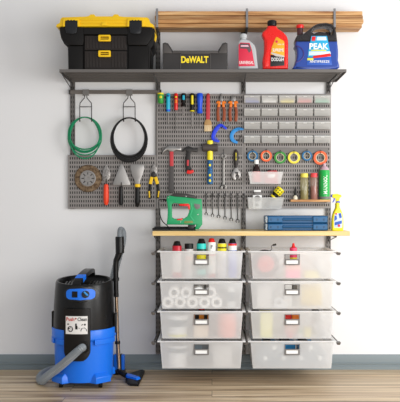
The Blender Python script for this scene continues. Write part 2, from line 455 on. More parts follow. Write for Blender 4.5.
for c in (71.3, 135.6):
    bm = cut([[(c-8.4, 26.6), (c-8.2, 19.8), (c-6.8, 18.4), (c+6.8, 18.4), (c+8.2, 19.8), (c+8.4, 26.6), (c+6.4, 26.6), (c+6.3, 20.6), (c-6.3, 20.6), (c-6.4, 26.6)]], .378, .390, .001, D1); O('latch_surround', bm, yellow, t)
    bm = cut([(c-6, 20.8), (c+6, 20.8), (c+6.3, 28), (c+5, 33), (c+1.8, 34.2), (c-1.8, 34.2), (c-5, 33), (c-6.3, 28)], .378, .389, .002, D1)
    cut([(c-3.6, 27.5), (c+3.6, 27.5), (c+3, 33.4), (c-3, 33.4)], .388, .394, .0015, D1, into=bm)
    for q in (-3, 0, 3): pbox(bm, c+q-.7, c+q+.7, 20.2, 21.6, .385, .392, D1)
    O('latch', bm, mat('latch_black', '#17181b', .3), t, 0, 'black clip latch')
bm = cut([(154, 30), (156, 34.5), (154.8, 40), (153.6, 38), (154.4, 34.5)], .30, .34, .001, D1); O('side_hinge', bm, yellow, t)

# ------------------------------------------------------------------ open tote
t = T('tool_tote', 'black open-top tool tote with yellow lettering on the shelf', 'tool tote', P(195, 69, .28))
tt = mat('tote_grey', '#343130', .5)
side = [(162.6, 69.2), (162.6, 43.2), (164.8, 42.2), (168, 43), (173.2, 51), (217.6, 51), (222.6, 43), (225.6, 42.2), (227.6, 43.2), (227.6, 69.2)]
bm = cut([side], .368, .38, .002, D1); O('front_wall', floorz(bm, zs+.0002), tt, t)
bm = cut([side], .13, .14, .002, D1); O('back_wall', floorz(bm, zs+.0002), tt, t)
bm = nb()
for p in (162.8, 225.4): pbox(bm, p, p+2, 43.4, 69.2, .14, .368, D1)
O('side_wall', floorz(bm, zs+.0003), tt, t, .001)
bm = nb(); pbox(bm, 165, 225.2, 68, 69.2, .14, .368, D1); O('base', floorz(bm, zs+.0002), tt, t)
bm = cut([(173.4, 50.6), (217.4, 50.6), (218.4, 53.2), (172.4, 53.2)], .38, .386, .001, D1)
pbox(bm, 180.2, 181, 53.4, 68.6, .38, .383, D1); pbox(bm, 210, 210.8, 53.4, 68.6, .38, .383, D1)
pbox(bm, 180.2, 210.8, 53.2, 53.9, .38, .383, D1)
cut([(163.2, 44), (165, 43.4), (168.6, 46), (172.6, 53.2), (163.2, 53.2)], .38, .384, .001, D1, into=bm)
cut([(227, 44), (225.2, 43.4), (221.8, 46), (218.2, 53.2), (227, 53.2)], .38, .384, .001, D1, into=bm)
O('rim_band', bm, mat('tote_light', '#4b4745', .5), t)
bm = writing('DeWALT', 181.2, 208.4, 56.0, 62.9, .3801, .0015, D1, .035); O('lettering', bm, mat('lettering_yellow', '#fbe02a', .5), t)

# ------------------------------------------------------------------ bottles on the shelf
def slabz(bm): return floorz(bm, zs+.0002)
# grey spray bottle
t = T('lubricant_bottle', 'light grey bottle with red label under the middle timber bracket', 'bottle', P(248, 69, .35))
ol = [(238.2, 69), (238, 58), (237.9, 47), (238.6, 42), (240.5, 39.4), (243.6, 38.8), (247, 39.4), (251, 41.6), (254.6, 45), (256.2, 50), (257, 58), (258.3, 69)]
ol2 = [(p.x, p.y) for p in cat([(a, c, 0) for a, c in ol], 3)]
bm = cut([ol2], .315, .375, .012, .375, bres=4); O('body', slabz(bm), mat('bottle_silver', '#b5b8ba', .35), t)
bm = nb(); lathe(bm, [(.019, 0), (.019, .008), (.0235, .009), (.0235, .030), (.018, .036)], P(243.4, 39.8, .345)); O('cap', bm, grey_l, t)
bm = cut([[(238.6, 45), (240.6, 42.6), (249.6, 43), (252, 50), (254.8, 66), (238.6, 66.4)]], .3752, .3768, .0004, .375); lb = O('label', bm, mat('label_red', '#d42846', .45), t, 0, 'red label with pale band and dark panel')
bm = cut([[(239.8, 44.6), (240.8, 43.4), (249.2, 43.8), (251.4, 50.4), (249, 53), (247, 49), (240, 48.6)]], .3768, .3774, .0002, .375); O('label_panel', bm, mat('label_dark', '#5d4a50', .5), lb)
bm = cut([[(241, 45.2), (248, 45.2), (248.8, 46.8), (240.6, 46.8)]], .3774, .3779, .0002, .375); O('label_band', bm, mat('label_pale', '#e8b6c4', .5), lb)
bm = writing('UNIVERSAL', 239.4, 253.6, 61, 64.2, .3768, .0005, .375, .01); O('lettering', bm, white, lb)
# red oil bottle
t = T('oil_bottle', 'bright red oil bottle with black cap and yellow label on shelf', 'bottle', P(276, 69, .35))
ol = [(263, 69), (262.8, 60), (264.2, 52), (264.4, 44), (264, 38.6), (262.3, 35), (262.8, 31.8), (265.6, 29.4), (267.2, 27.6), (267.8, 25.6), (276, 25.6), (277.6, 28), (282, 30.8), (286, 34.6), (288, 39), (288.4, 47), (288.2, 69)]
ol2 = [(p.x, p.y) for p in cat([(a, c, 0) for a, c in ol], 3)]
bm = cut([ol2], .30, .378, .014, .378, bres=4); O('body', slabz(bm), red, t)
bm = cut([[(264.8, 66.6), (264.8, 57), (266.4, 50), (266.8, 40), (269.8, 40), (270.4, 46), (269, 52), (268.6, 66.6)]], .378, .381, .0012, .378); O('grip_ridge', bm, red, t)
bm = nb(); lathe(bm, [(.027, 0), (.028, .003), (.028, .03), (.025, .033)], P(272, 26, .34)); 
for k in range(20):
    a = k*PI/10; c = P(272, 26, .34) + Vector((.028*math.cos(a), .028*math.sin(a), .004)); box(bm, c.x-.0012, c.x+.0012, -c.y-.0012, -c.y+.0012, c.z, c.z+.025)
O('cap', bm, black, t)
bm = cut([[(276, 37.4), (277, 37), (284, 41.2), (284.4, 43), (284.4, 56.4), (270.6, 54.6), (271.8, 47)]], .3782, .3792, .0003, .378); lb = O('label', bm, mat('label_amber', '#e9a91f', .45), t, 0, 'amber and black label')
bm = cut([[(270.6, 54.8), (284.4, 56.8), (284.4, 65.6), (270.2, 66.6)]], .3782, .3792, .0003, .378); O('label_base', bm, mat('label_black', '#1c1a1a', .45), lb)
bm = cut([[(270.6, 53), (272, 52.4), (284.4, 56), (284.4, 57.2), (276, 56.4)]], .3793, .3797, .0002, .378); O('label_swoosh', bm, mat('label_silver', '#c9c3ba', .45), lb)
bm = writing('SUPREME', 272.6, 283.6, 48.6, 51.6, .3793, .0004, .378, .01); merge(bm, writing('DODGE4', 271.4, 283.8, 57.6, 61.2, .3793, .0004, .378, .015)); merge(bm, writing('motor oil', 277.6, 283.6, 43.4, 45, .3793, .0004, .378))
O('lettering', bm, white, lb)
bm = cut([circ(276.6, 41.6, 1.3)], .3793, .3797, .0001, .378); O('emblem', bm, mat('label_red', '#d42846'), lb)
# blue jug
t = T('coolant_jug', 'large blue coolant jug with dark handle and red cap on shelf', 'jug', P(316, 69, .33))
J = .385
low = [(296.4, 41), (295.4, 44.6), (296.6, 47), (297.2, 50.6), (297.2, 56), (296.4, 60), (295.6, 62.8), (295.2, 64.8), (295.8, 69), (336.4, 69), (338.2, 60), (338.4, 50), (337.4, 41)]
ol2 = [(p.x, p.y) for p in cat([(a, c, 0) for a, c in low], 3)]
bm = cut([ol2], .25, J, .014, J, bres=4); O('body', slabz(bm), mat('jug_blue', '#2f4b9c', .25, trans=.0), t)
up = [(296.2, 42.4), (295.6, 39.6), (296.4, 36.4), (298.6, 34.6), (303.4, 33.2), (308.8, 29.4), (315, 24.6), (321, 22.6), (328, 22.6), (333.6, 25.4), (336.2, 30), (337.2, 36), (337.8, 42.4)]
ol2 = [(p.x, p.y) for p in cat([(a, c, 0) for a, c in up], 3)]
hole = [(312.6, 31.8), (315.2, 27.6), (320, 25.1), (326, 24.5), (331.4, 25.8), (333.6, 29), (332.8, 34.4), (330, 34.6), (325.6, 32.2), (319, 31.2), (314.2, 33)]
bm = cut([ol2, hole], .262, J-.006, .012, J, bres=3); O('handle', bm, mat('jug_dark', '#2b2829', .28), t, 0, 'dark translucent moulded top and handle')
bm = nb(); lathe(bm, [(.019, 0), (.019, .045)], P(300, 35.6, .33)); O('neck', bm, mat('jug_neck', '#4b2a2c', .35), t)
bm = nb(); lathe(bm, [(.023, 0), (.024, .003), (.024, .019), (.021, .022)], P(300, 28.4, .33)); O('cap', bm, red, t)
bm = cut([stroke([(296.6, 45.6), (301, 48), (303.4, 52), (303.2, 56.6), (300, 60.4), (295.6, 62.8)], [1, 1.1, 1.1, 1.1, 1.1, 1])], J-.001, J+.003, .0012, J); O('grip_edge', bm, mat('jug_purple', '#3a2f78', .3), t)
bm = cut([[(311.4, 36), (327, 36), (329.4, 48), (332, 65), (306.8, 65), (308.6, 50)]], J+.0002, J+.0012, .0003, J); lb = O('label', bm, mat('label_cyan', '#29a9d8', .4), t, 0, 'cyan label with white block letters')
bm = cut([[(307.8, 57), (330.8, 57), (332, 65), (306.8, 65)]], J+.0013, J+.0016, .0001, J); O('label_foot', bm, mat('label_royal', '#2257b8', .4), lb)
for q in ([(312, 36.6), (315.8, 36.6), (315, 41), (311.6, 41)], [(313, 56), (330, 53.4), (331, 56.4), (313, 58.4)]): O('label_flash', cut([q], J+.0019, J+.0023, .0001, J), red, lb)
for q in ([(307.4, 58), (313.4, 58), (313.4, 60.4), (307.2, 60.4)], [(311, 49.8), (326, 49.8), (326.4, 51), (311, 51)]): O('label_patch', cut([q], J+.0019, J+.0023, .0001, J), mat('label_lime', '#d9dd55', .4), lb)
for q in ([(309, 51.4), (330.2, 51.4), (330.8, 54), (308.8, 55.6)], [(317, 36.8), (326, 36.8), (326.6, 40.4), (316.4, 40.4)]): O('label_white', cut([q], J+.0013, J+.0018, .0001, J), mat('label_ice', '#d6e6ee', .5), lb)
O('lettering', writing('PEAK', 309.4, 328.4, 43.2, 49.4, J+.0013, .0005, J, .03), white, lb); O('lettering', writing('ANTIFREEZE', 309.6, 329.4, 60.4, 62.8, J+.0024, .0004, J, .01), white, lb)

# ------------------------------------------------------------------ cord hooks and cords
def cord_hook(px, label):
    t = T('cord_hook', label, 'hook', P(px, 122, .03), 'cord hooks on the steel track')
    bm = nb(); pbox(bm, px-3.2, px+3.2, 89.4, 95.6, .0282, .0335); O('clip', bm, grey_m, t, .001)
    w = .0032; bm = nb(); d = .032
    for s in (-1, 1):
        pts = [(px+s*1.1, 95.6), (px+s*1.3, 98), (px+s*5.6, 103), (px+s*5.9, 106), (px+s*5.9, 119)]
        tube(bm, [P(a, c, d) for a, c in pts], w, 6)
        q = [P(px+s*5.9, 118, d), P(px+s*5.9, 120.5, d+.004), P(px+s*5.9, 121.2, d+.02), P(px+s*5.9, 121, d+.044), P(px+s*5.9, 118, d+.052)]
        tube(bm, cat(q, 4), w*1.15, 6)
    tube(bm, [P(px-5.9, 106.8, d), P(px+5.9, 106.8, d)], w*.8, 6)
    O('wire_frame', bm, black_m, t)
    return t
hk = cord_hook(85.7, 'black wire hook carrying the green cord')
dup(hk, (X(129.2, .03)-X(85.7, .03), 0, 0), 'black wire hook carrying the black cord')
def coil(cx, cy, rx, ry, m, label, r, n, sag):
    bm = nb(); random.seed(int(cx))
    for k in range(n):
        u = k/(n-1); d = .045 + .028*u + random.uniform(-.002, .002)
        a_ = rx*(1 - .16*random.random()); c_ = ry*(1 + .26*(random.random()-.45)); pts = []
        for j in range(40):
            th = 2*PI*j/40
            # all loops share the top where the hook carries them
            y = cy - ry + 1.2 + c_*(1-math.cos(th))*(1-.07*u); x = cx + a_*math.sin(th)*(1+.06*math.sin(th/2)**2) + sag*random.uniform(-.1, .1)*(j > 5 and j < 35)
            pts.append(P(x, y, .045 + (d-.045)*1))
        tube(bm, pts, r, 6, closed=True)
    return one('cord_coil', bm, m, label, 'cord')
coil(84.8, 135.2, 17, 19.2, green_d, 'green cord coiled in an oval on the left wire hook', .0042, 6, 1)
coil(129, 137.2, 17.8, 20.6, mat('cord_black', '#161515', .4), 'black cord coiled in an oval on the right wire hook', .0052, 7, 1)

# ------------------------------------------------------------------ left pegboard tools
d0 = PD+.0003
t = T('grinding_disc', 'brown abrasive disc with grey hub at the left of the pegboard', 'disc', P(88.8, 191, d0))
bm = nb(); c = P(88.8, 178.6, 0); c.y = 0
lathe(bm, [(.048, d0), (.091, d0), (.0925, d0+.004), (.088, d0+.012), (.05, d0+.016), (.048, d0+.012)], c, 'y', 40)
O('abrasive_ring', bm, mat_mottle('abrasive_brown', '#4e3b29', '#8a745a', .9, 0, (60, 60, 60), .35, .68, .5), t)
bm = nb(); lathe(bm, [(.054, d0), (.054, d0+.018), (.047, d0+.021), (.044, d0+.016), (.024, d0+.016), (.022, d0+.02), (.012, d0+.02), (.011, d0+.016)], c, 'y', 32)
hub = O('hub', bm, mat('hub_grey', '#8f8c8a', .5), t, 0, 'grey plastic hub')
bm = nb()
for k in range(8):
    a = k*PI/4; tube(bm, [c+Vector((.026*math.cos(a), -d0-.017, .026*math.sin(a))), c+Vector((.042*math.cos(a), -d0-.017, .042*math.sin(a)))], .003, 6)
O('hub_spoke', bm, steel_d, hub)
def ellz(bm, px, py, d, rx, ry, rd, seg=16, n=8):
    """flattened ball, for rounded tool handles' ends"""
    s = S(d); rs = []
    for i in range(1, n):
        a = PI*i/n; rs.append([Vector((X(px, d)+rx*s*math.sin(a)*math.cos(2*PI*j/seg), -d-rd*math.sin(a)*math.sin(2*PI*j/seg), Z(py, d)+ry*s*math.cos(a))) for j in range(seg)])
    return rings(bm, rs)
def vlathe(bm, px, d, prof, seg=16, squash=1.):
    """turned handle hanging vertically: prof = (half width px, y px)"""
    s = S(d); rs = []
    for w, y in prof: rs.append([Vector((X(px, d)+w*s*math.cos(2*PI*j/seg), -d-w*s*squash*math.sin(2*PI*j/seg), Z(y, d))) for j in range(seg)])
    return rings(bm, rs)
def peghook(bm, px, py, d1=.05):
    tube(bm, [P(px, py, PD-.004), P(px, py, d1), P(px, py-1.2, d1+.004)], .0016, 6)
# leaf trowel with orange-red handle
t = T('leaf_trowel', 'small leaf trowel with orange-red handle right of the disc', 'trowel', P(106, 205, .04))
bm = cut([[(106.4, 165), (108.6, 168), (110.4, 173), (110, 177.2), (107.8, 180.6), (106, 181.6), (104, 180.6), (102.4, 177.4), (102.8, 173), (104.2, 168)]], .040, .042, .0006, .04, smooth=True); O('blade', bm, mat_mottle('worn_steel', '#77726e', '#b0aca8', .4, .8, (90, 90, 90)), t)
bm = nb(); tube(bm, cat([P(106.2, 179, .043), P(106.2, 182, .05), P(106.2, 184.5, .046)], 4), .003, 8); O('neck', bm, darkst, t)
bm = nb(); vlathe(bm, 106.2, .041, [(1.2, 184), (2.2, 185), (2.5, 189), (2.7, 197), (2.4, 202.5), (1.5, 204.8), (.5, 205.2)]); O('handle', bm, orange_r, t)
bm = nb(); peghook(bm, 106.2, 182.8); one('pegboard_hook', bm, black, 'small black hook at the neck of the leaf trowel', 'hook', 'pegboard hooks')
# triangular trowel
t = T('bricklaying_trowel', 'wide triangular trowel with thin black handle between trowel and scraper', 'trowel', P(121.5, 205, .04))
bm = cut([[(121, 164.4), (122.2, 164.4), (124, 167), (130.6, 184), (130.2, 185.2), (113.4, 185.2), (113, 184), (119.4, 167)]], .044, .046, .0006, .04); O('blade', bm, mat('trowel_steel', '#a3a09d', .42, .75), t)
bm = nb(); tube(bm, cat([P(121.4, 182.5, .0475), P(121.2, 185.5, .058), P(121, 188, .044)], 4), .0028, 8); O('tang', bm, darkst, t)
bm = nb(); vlathe(bm, 121, .040, [(1.5, 186.4), (1.9, 187), (1.8, 189), (2, 194), (2.3, 201), (1.9, 204.4), (.8, 205.4)]); O('handle', bm, black, t)
# scraper
t = T('putty_knife', 'flat scraper with black handle and yellow collar', 'scraper', P(137.5, 207, .04))
bm = cut([[(130.8, 164.6), (144.2, 164.6), (144.4, 168), (142.6, 175), (140.4, 180), (139.8, 185), (135.4, 185), (134.6, 180), (132, 175), (130.6, 168)]], .042, .0435, .0005, .04); O('blade', bm, mat('trowel_steel', '#a3a09d'), t)
bm = nb(); vlathe(bm, 137.6, .041, [(2.4, 184), (2.9, 185), (2.9, 186.6), (2.4, 187.2)], 16, .8); O('collar', bm, yellow, t)
bm = nb(); vlathe(bm, 137.5, .041, [(2.2, 187.2), (2.5, 188.6), (2.1, 191), (2.3, 197), (2.7, 202), (2, 204.5), (1.1, 206.8), (.5, 207.2)], 16, .8); O('handle', bm, black, t)
# slip-joint pliers
t = T('pliers', 'black pliers with yellow grip accents, rightmost on the low pegboard', 'pliers', P(153.5, 199, .035))
bm = cut([[(152.6, 165), (154, 164.2), (156, 166), (157.2, 170), (156, 174), (153.4, 175.4), (151.2, 173), (151.4, 168)]], PD+.004, PD+.013, .0015, .035, smooth=True); O('jaws', bm, mat('worn_steel', '#77726e'), t)
bm = cut([circ(153.6, 174.4, 2.6)], PD+.003, PD+.016, .0015, .035); O('pivot', bm, darkst, t)
for s, pts, ws in ((-1, [(154.2, 171.5), (152, 177), (150.4, 184), (149.8, 191), (149.8, 198.6)], [3, 3, 2.8, 3, 3]), (1, [(152.8, 172), (155.6, 177), (157.6, 184), (158.4, 191), (158, 198.2)], [3, 3, 2.8, 2.8, 2.6])):
    bm = cut([stroke(pts, ws)], PD+.004, PD+.014, .003, .035); h = O('handle', bm, black, t)
    bm = cut([stroke(pts[1:3], [3.2, 3.2], smooth=False)], PD+.0145, PD+.0155, .0004, .035)
    cut([stroke([(pts[3][0]+s*.6, pts[3][1]), (pts[4][0]+s*.2, pts[4][1]-1)], [1.4, 1.3], smooth=False)], PD+.0145, PD+.0155, .0004, .035, into=bm); O('grip_accent', bm, yellow, h)

# ------------------------------------------------------------------ screwdrivers
def screwdriver(px, m, label, w, y0, y1, tip, accents=(), collar=None, waist=.85):
    t = T('screwdriver', label, 'screwdriver', P(px, tip, .035), 'screwdrivers along the top of the middle pegboard')
    L_ = y1-y0; prof = [(w*.55, y0), (w*.9, y0+.5), (w, y0+1.6), (w, y0+L_*.35), (w*waist, y0+L_*.7), (w*.95, y1-1.4), (w*.8, y1-.4), (w*.5, y1)]
    bm = nb(); vlathe(bm, px, PD+w*S(.03)+.004, prof, 12); O('handle', bm, m, t)
    for k, (am, a0, a1, aw) in enumerate(accents):
        bm = nb(); dd = PD+w*S(.03)+.004
        rr = lambda y: max(.3, next((p[0]+(q[0]-p[0])*(y-p[1])/(q[1]-p[1]) for p, q in zip(prof, prof[1:]) if p[1] <= y <= q[1]), w))
        if aw >= 1: vlathe(bm, px, dd, [(rr(a0)+.08, a0), (rr((a0+a1)/2)+.12, (a0+a1)/2), (rr(a1)+.08, a1)], 12)
        else: vlathe(bm, px, dd+w*S(.03)*(1-aw*.72), [(w*aw*.5, a0), (w*aw, a0+.5), (w*aw, a1-.5), (w*aw*.5, a1)], 12)
        O('handle_inlay' if aw < 1 else 'handle_band', bm, am, t)
    bm = nb(); vlathe(bm, px, PD+w*S(.03)+.004, [(.5, y1-1), (.5, tip-2), (.62, tip-1.2), (.25, tip)], 8); O('blade', bm, mat('screwdriver_steel', '#77736f', .4, .8), t)
gs = mat('screwdriver_green', '#3fa345', .35); cy = mat('screwdriver_cyan', '#16b4d6', .35)
screwdriver(160.6, gs, 'stubby green screwdriver with yellow top and blue tip collar', 3.2, 93.2, 103.6, 113, ((yel_b, 93.1, 94.6, 1), (yel_b, 95.6, 98.4, .45)))
screwdriver(168.2, cy, 'turquoise screwdriver with dark marks', 2.1, 93.2, 111.8, 124, ((blue_d, 109.6, 111.6, 1), (mat('screwdriver_navy', '#174a9c'), 94.6, 97, .6)), waist=1.0)
screwdriver(176, red, 'red screwdriver with yellow inlay and the longest visible blade', 2.0, 93.2, 110.2, 131, ((yel_b, 96, 98, .6), (orange, 99.4, 103.4, .7)), waist=.95)
screwdriver(183.5, black, 'black screwdriver with light blue inlay', 2.6, 93.2, 106.6, 115.5, ((cy, 95, 100, .55),), waist=.6)
screwdriver(192.2, black, 'black screwdriver with yellow inlay and yellow foot', 2.5, 93.2, 112, 127, ((yel_b, 95, 104.6, .55), (yel_b, 110.6, 111.6, 1)), waist=.75)
screwdriver(199.8, blue_d if False else mat('handle_blue', '#1753e0', .3), 'thick all-blue screwdriver beside the red brush', 3.1, 93, 113.6, 127, (), waist=.72)
bm = nb(); pbox(bm, 157.6, 203.6, 96.6, 97.6, PD, PD+.004)
for p in (164.4, 172.1, 179.8, 187.9, 196.2): pbox(bm, p-.35, p+.35, 96.4, 97.6, PD, PD+.03)
one('screwdriver_rack', bm, steel_d, 'thin grey rack holding the row of screwdrivers', 'tool rack', None, .0003)
# brush
t = T('paint_brush', 'flat brush with long dull red handle right of the screwdrivers', 'brush', P(208, 131.5, .035))
bm = cut([[(206.6, 94.4), (207.4, 93.2), (208.8, 93.2), (209.8, 94.4), (210, 100), (210.2, 112), (209.8, 119.6), (206.2, 119.6), (206, 112), (206.3, 100)]], PD+.003, PD+.015, .003, .035); O('handle', bm, redm, t)
bm = cut([[(206, 119.4), (210, 119.4), (211.4, 122), (211.8, 125), (204.2, 125), (204.6, 122)]], PD+.004, PD+.014, .002, .035); O('ferrule', bm, mat('ferrule_wood', '#b58e5a', .5), t)
bm = cut([[(204.3, 125), (211.7, 125), (211.7, 131.2), (204.3, 131.4)]], PD+.0035, PD+.0135, .002, .035); O('bristles', bm, tan_m, t)
bm = nb(); peghook(bm, 208.1, 94.8, .046); one('pegboard_hook', bm, black, 'small black hook through the red brush handle', 'hook', 'pegboard hooks')
# orange insulated pliers
oh = mat('insulated_orange_dark', '#94451f', .4)
def ins_pliers(cx, label, jaw):
    t = T('insulated_pliers', label, 'pliers', P(cx, 122, .035), 'orange insulated pliers')
    if jaw == 'long': o = [(cx-.5, 93.6), (cx+.5, 93.6), (cx+1.6, 99), (cx+2.2, 103), (cx-2.2, 103), (cx-1.6, 99)]
    else: o = [(cx-1.8, 97), (cx-1, 95.8), (cx+1, 95.8), (cx+1.8, 97), (cx+2.4, 99.6), (cx+1.8, 103), (cx-1.8, 103), (cx-2.4, 99.6)]
    bm = cut([o], PD+.004, PD+.014, .0015, .035); cut([circ(cx, 102.4, 1.9)], PD+.003, PD+.0155, .001, .035, into=bm); O('jaws', bm, brushed, t)
    for s in (-1, 1):
        bm = cut([stroke([(cx+s*1.2, 101.5), (cx+s*2.3, 106), (cx+s*3.2, 112), (cx+s*2.9, 118), (cx+s*2.7, 121.4)], [2, 2.8, 2.9, 3.1, 2.7])], PD+.004, PD+.016, .003, .035); h = O('handle', bm, oh, t)
        bm = cut([stroke([(cx+s*.9, 102.6), (cx+s*3.2, 102), (cx+s*4.6, 103.4)], [2, 2.1, 1.2])], PD+.005, PD+.018, .002, .035)
        cut([stroke([(cx+s*1.9, 103), (cx+s*2.5, 107)], [2.4, 2.6], smooth=False)], PD+.0162, PD+.0175, .0005, .035, into=bm); O('guard', bm, orange, h, 0, 'bright orange finger guard')
ins_pliers(221.2, 'orange pliers with long thin nose, left of the pair', 'long')
ins_pliers(233.2, 'orange pliers with short blunt nose, right of the pair', 'short')
# clamps
t = T('spring_clamp', 'royal blue curved clamp hanging above the mallet', 'clamp', P(218, 143, .035))
bm = cut([stroke([(219.4, 141.4), (214.6, 140.2), (212.9, 137), (214.6, 131.4), (218, 126.8), (221.4, 125.4), (226.6, 129)], [1.9, 3, 3.2, 3.4, 3.4, 3, 1.9])], PD+.004, PD+.016, .003, .035); O('frame', bm, blue_d, t)
bm = cut([stroke([(218, 139.4), (215, 136.6), (216.4, 132), (219.4, 128.6)], [.6, .7, .8, .6])], PD+.016, PD+.018, .0005, .035); O('inner_rib', bm, mat('clamp_blue', '#3c55f0', .35), t)
bm = nb(); tube(bm, [P(226, 128.6, .034), P(229.4, 125.2, .034)], .002, 8); O('screw_rod', bm, darkst, t)
t = T('pipe_clamp', 'sky blue crescent clamp beside the clear bins', 'clamp', P(238, 144, .035))
bm = cut([stroke([(243.6, 129.2), (238.6, 129), (233.6, 131.6), (231.6, 136), (233, 140.4), (237.6, 142.8)], [1.8, 3.2, 3.8, 3.8, 3.6, 2.2])], PD+.004, PD+.016, .003, .035); O('frame', bm, blue_l, t)
bm = nb(); tube(bm, [P(240.4, 137, .032), P(242, 134.4, .034)], .0025, 8); tube(bm, [P(237.6, 141, .034), P(240.6, 137, .032)], .0016, 8); O('screw_rod', bm, darkst, t)
for px, py, n in ((222.6, 127.6, 'royal blue clamp'), (239, 130.6, 'sky blue clamp')):
    bm = nb(); peghook(bm, px, py-.6, .046); one('pegboard_hook', bm, black, 'small black hook carrying the '+n, 'hook', 'pegboard hooks')

# ------------------------------------------------------------------ hammers
HD = PD+.006
t = T('claw_hammer', 'long claw hammer with red and grey handle, left of the middle pegboard', 'hammer', P(171.6, 193, .04))
head = [(161.8, 154.2), (163.2, 150.6), (166.4, 147.2), (169.6, 145.6), (173.4, 145.6), (176.2, 147), (178.6, 147.4), (181.2, 146.8), (181.4, 150.4), (178.6, 150.6), (176, 150), (173.6, 151.6), (169.4, 151.6), (167.6, 149.8), (164.8, 151)]
bm = cut([head], HD, HD+.022, .004, .045); O('head', bm, brushed, t)
bm = cut([[(169.6, 151), (173.4, 151), (173.5, 166.4), (169.8, 166.4)]], HD+.002, HD+.018, .004, .045); O('shaft', bm, redm, t, 0, 'red upper shaft')
bm = cut([[(169.6, 166), (173.6, 166), (173.6, 180), (174.3, 191.6), (173, 192.8), (169.8, 192.8), (168.8, 191.6), (169.4, 180)]], HD, HD+.02, .004, .045); O('grip', bm, mat('rubber_grey', '#4f4c4b', .7), t)
t = T('stubby_hammer', 'small dark claw hammer with black and red grip', 'hammer', P(188.5, 173, .04))
head = [(181.8, 151.6), (183.4, 149), (186.2, 146.8), (188.6, 146), (191.4, 147), (193.8, 148.4), (197.6, 147.8), (197.8, 152), (194.2, 151.8), (191.6, 150.8), (190.8, 152.4), (186.6, 152.4), (186, 150.2), (183.8, 151.2)]
bm = cut([head], HD, HD+.02, .004, .045); O('head', bm, darkst, t)
bm = cut([stroke([(188.8, 151), (188, 158), (187.8, 165), (189.2, 170)], [4, 4.6, 5, 5.6])], HD, HD+.02, .005, .045); g = O('grip', bm, black_m, t)
bm = cut([[(186.9, 160), (189, 160), (188.8, 165.8), (186.9, 165.8)]], HD+.0202, HD+.0212, .0004, .045); O('grip_inlay', bm, redm, g)
bm = cut([stroke([(187, 171.6), (190, 172.2), (193.6, 170.8)], [3.6, 3.4, 2.6])], HD+.001, HD+.021, .003, .045); O('butt', bm, red, t, 0, 'red rubber end')
t = T('rubber_mallet', 'grey-headed mallet with yellow neck and patterned blue grip', 'mallet', P(210, 184, .05))
bm = nb(); lathe(bm, [(.022, -.052), (.0255, -.049), (.0265, -.03), (.024, 0), (.0265, .03), (.0255, .049), (.022, .052)], P(210.2, 147.6, .058), 'x', 24); O('head', bm, mat('rubber_brown', '#4b4340', .6), t)
bm = nb(); vlathe(bm, 210, .052, [(2.4, 140.4), (3, 140.8), (3, 146), (2.8, 152), (2.9, 158), (2.6, 160)], 16, .8); O('neck', bm, yel_b, t)
gm = mat_mottle('grip_blue_pattern', '#123e70', '#1d6ea6', .5, 0, (120, 120, 120), .45, .55)
bm = nb(); vlathe(bm, 210, .052, [(2.5, 160), (2.7, 161), (2.5, 168), (2.6, 176), (2.9, 182), (2.5, 184), (1, 184.4)], 16, .85); g = O('grip', bm, gm, t)
bm = nb()
for y in (164, 174, 179.5): bm = nb(); pbox(bm, 209, 211, y, y+2.4, .0665, .0688, .06); O('grip_marking', bm, yel_b, g, .0005)
def wrench_bm(bm, px, y0, y1, w, rr, d, th, flip=False):
    # ring at top, shaft, open jaw at the bottom
    cut([circ(px, y0+rr, rr, 20), circ(px, y0+rr, rr*.52, 12)], d, d+th, th*.25, d, into=bm)
    cut([[(px-w*.62, y0+rr*1.8), (px+w*.62, y0+rr*1.8), (px+w*.5, y0+rr*1.8+3), (px+w*.5, y1-rr*2.4), (px+w*.8, y1-rr*1.7), (px-w*.8, y1-rr*1.7), (px-w*.5, y1-rr*2.4), (px-w*.5, y0+rr*1.8+3)]], d+.0005, d+th-.0005, th*.25, d, into=bm)
    cy_ = y1-rr; jaw = arc(px, cy_, rr*1.12, -58, 238, 18) + [(px-rr*.42, cy_+rr*.75)] + arc(px, cy_-rr*.05, rr*.5, 215, -35, 8) + [(px+rr*.42, cy_+rr*.75)]
    cut([jaw], d, d+th, th*.25, d, into=bm)
    return bm
bm = nb(); wrench_bm(bm, 223.6, 153.4, 189.6, 2.0, 2.7, HD+.004, .007); one('combination_wrench', bm, mat('wrench_chrome', '#86837f', .36, .95), 'large steel combination wrench right of the mallet', 'wrench')
bm = nb(); peghook(bm, 223.6, 150.2, .05); tube(bm, [P(223.6, 150, .04), P(223.6, 154.6, .04)], .0018, 6); one('pegboard_hook', bm, black, 'black hook carrying the large combination wrench', 'hook', 'pegboard hooks')
t = T('adjustable_wrench', 'adjustable wrench with black and yellow handle hanging jaw down', 'wrench', P(236, 180, .04))
bm = nb(); vlathe(bm, 236, HD+.0115, [(.8, 149.4), (1.6, 150.6), (2.4, 153), (2.5, 158), (2, 164), (1.4, 168)], 14, .7); g = O('handle', bm, mat('grip_brown', '#2c2524', .5), t)
bm = nb(); vlathe(bm, 236, HD+.0175, [(.5, 152.2), (1.2, 153), (1.2, 159), (.9, 161)], 12, .7); O('handle_inlay', bm, yel_b, g)
bm = cut([[(234.8, 167), (237.2, 167), (238.4, 170), (240.6, 172.4), (241, 176), (239.2, 179), (238, 178.6), (238.8, 175.8), (237.4, 174), (235.6, 174.4), (235.2, 176.6), (236.4, 178.6), (235.6, 180.4), (232.8, 179), (231.6, 175.6), (232.4, 171.8), (234, 170)]], HD+.006, HD+.017, .002, .045); j = O('jaw', bm, brushed, t)
bm = nb(); lathe(bm, [(.006, -.009), (.006, .009)], P(236.6, 173, HD+.016), 'x', 12); O('adjusting_screw', bm, darkst, j)
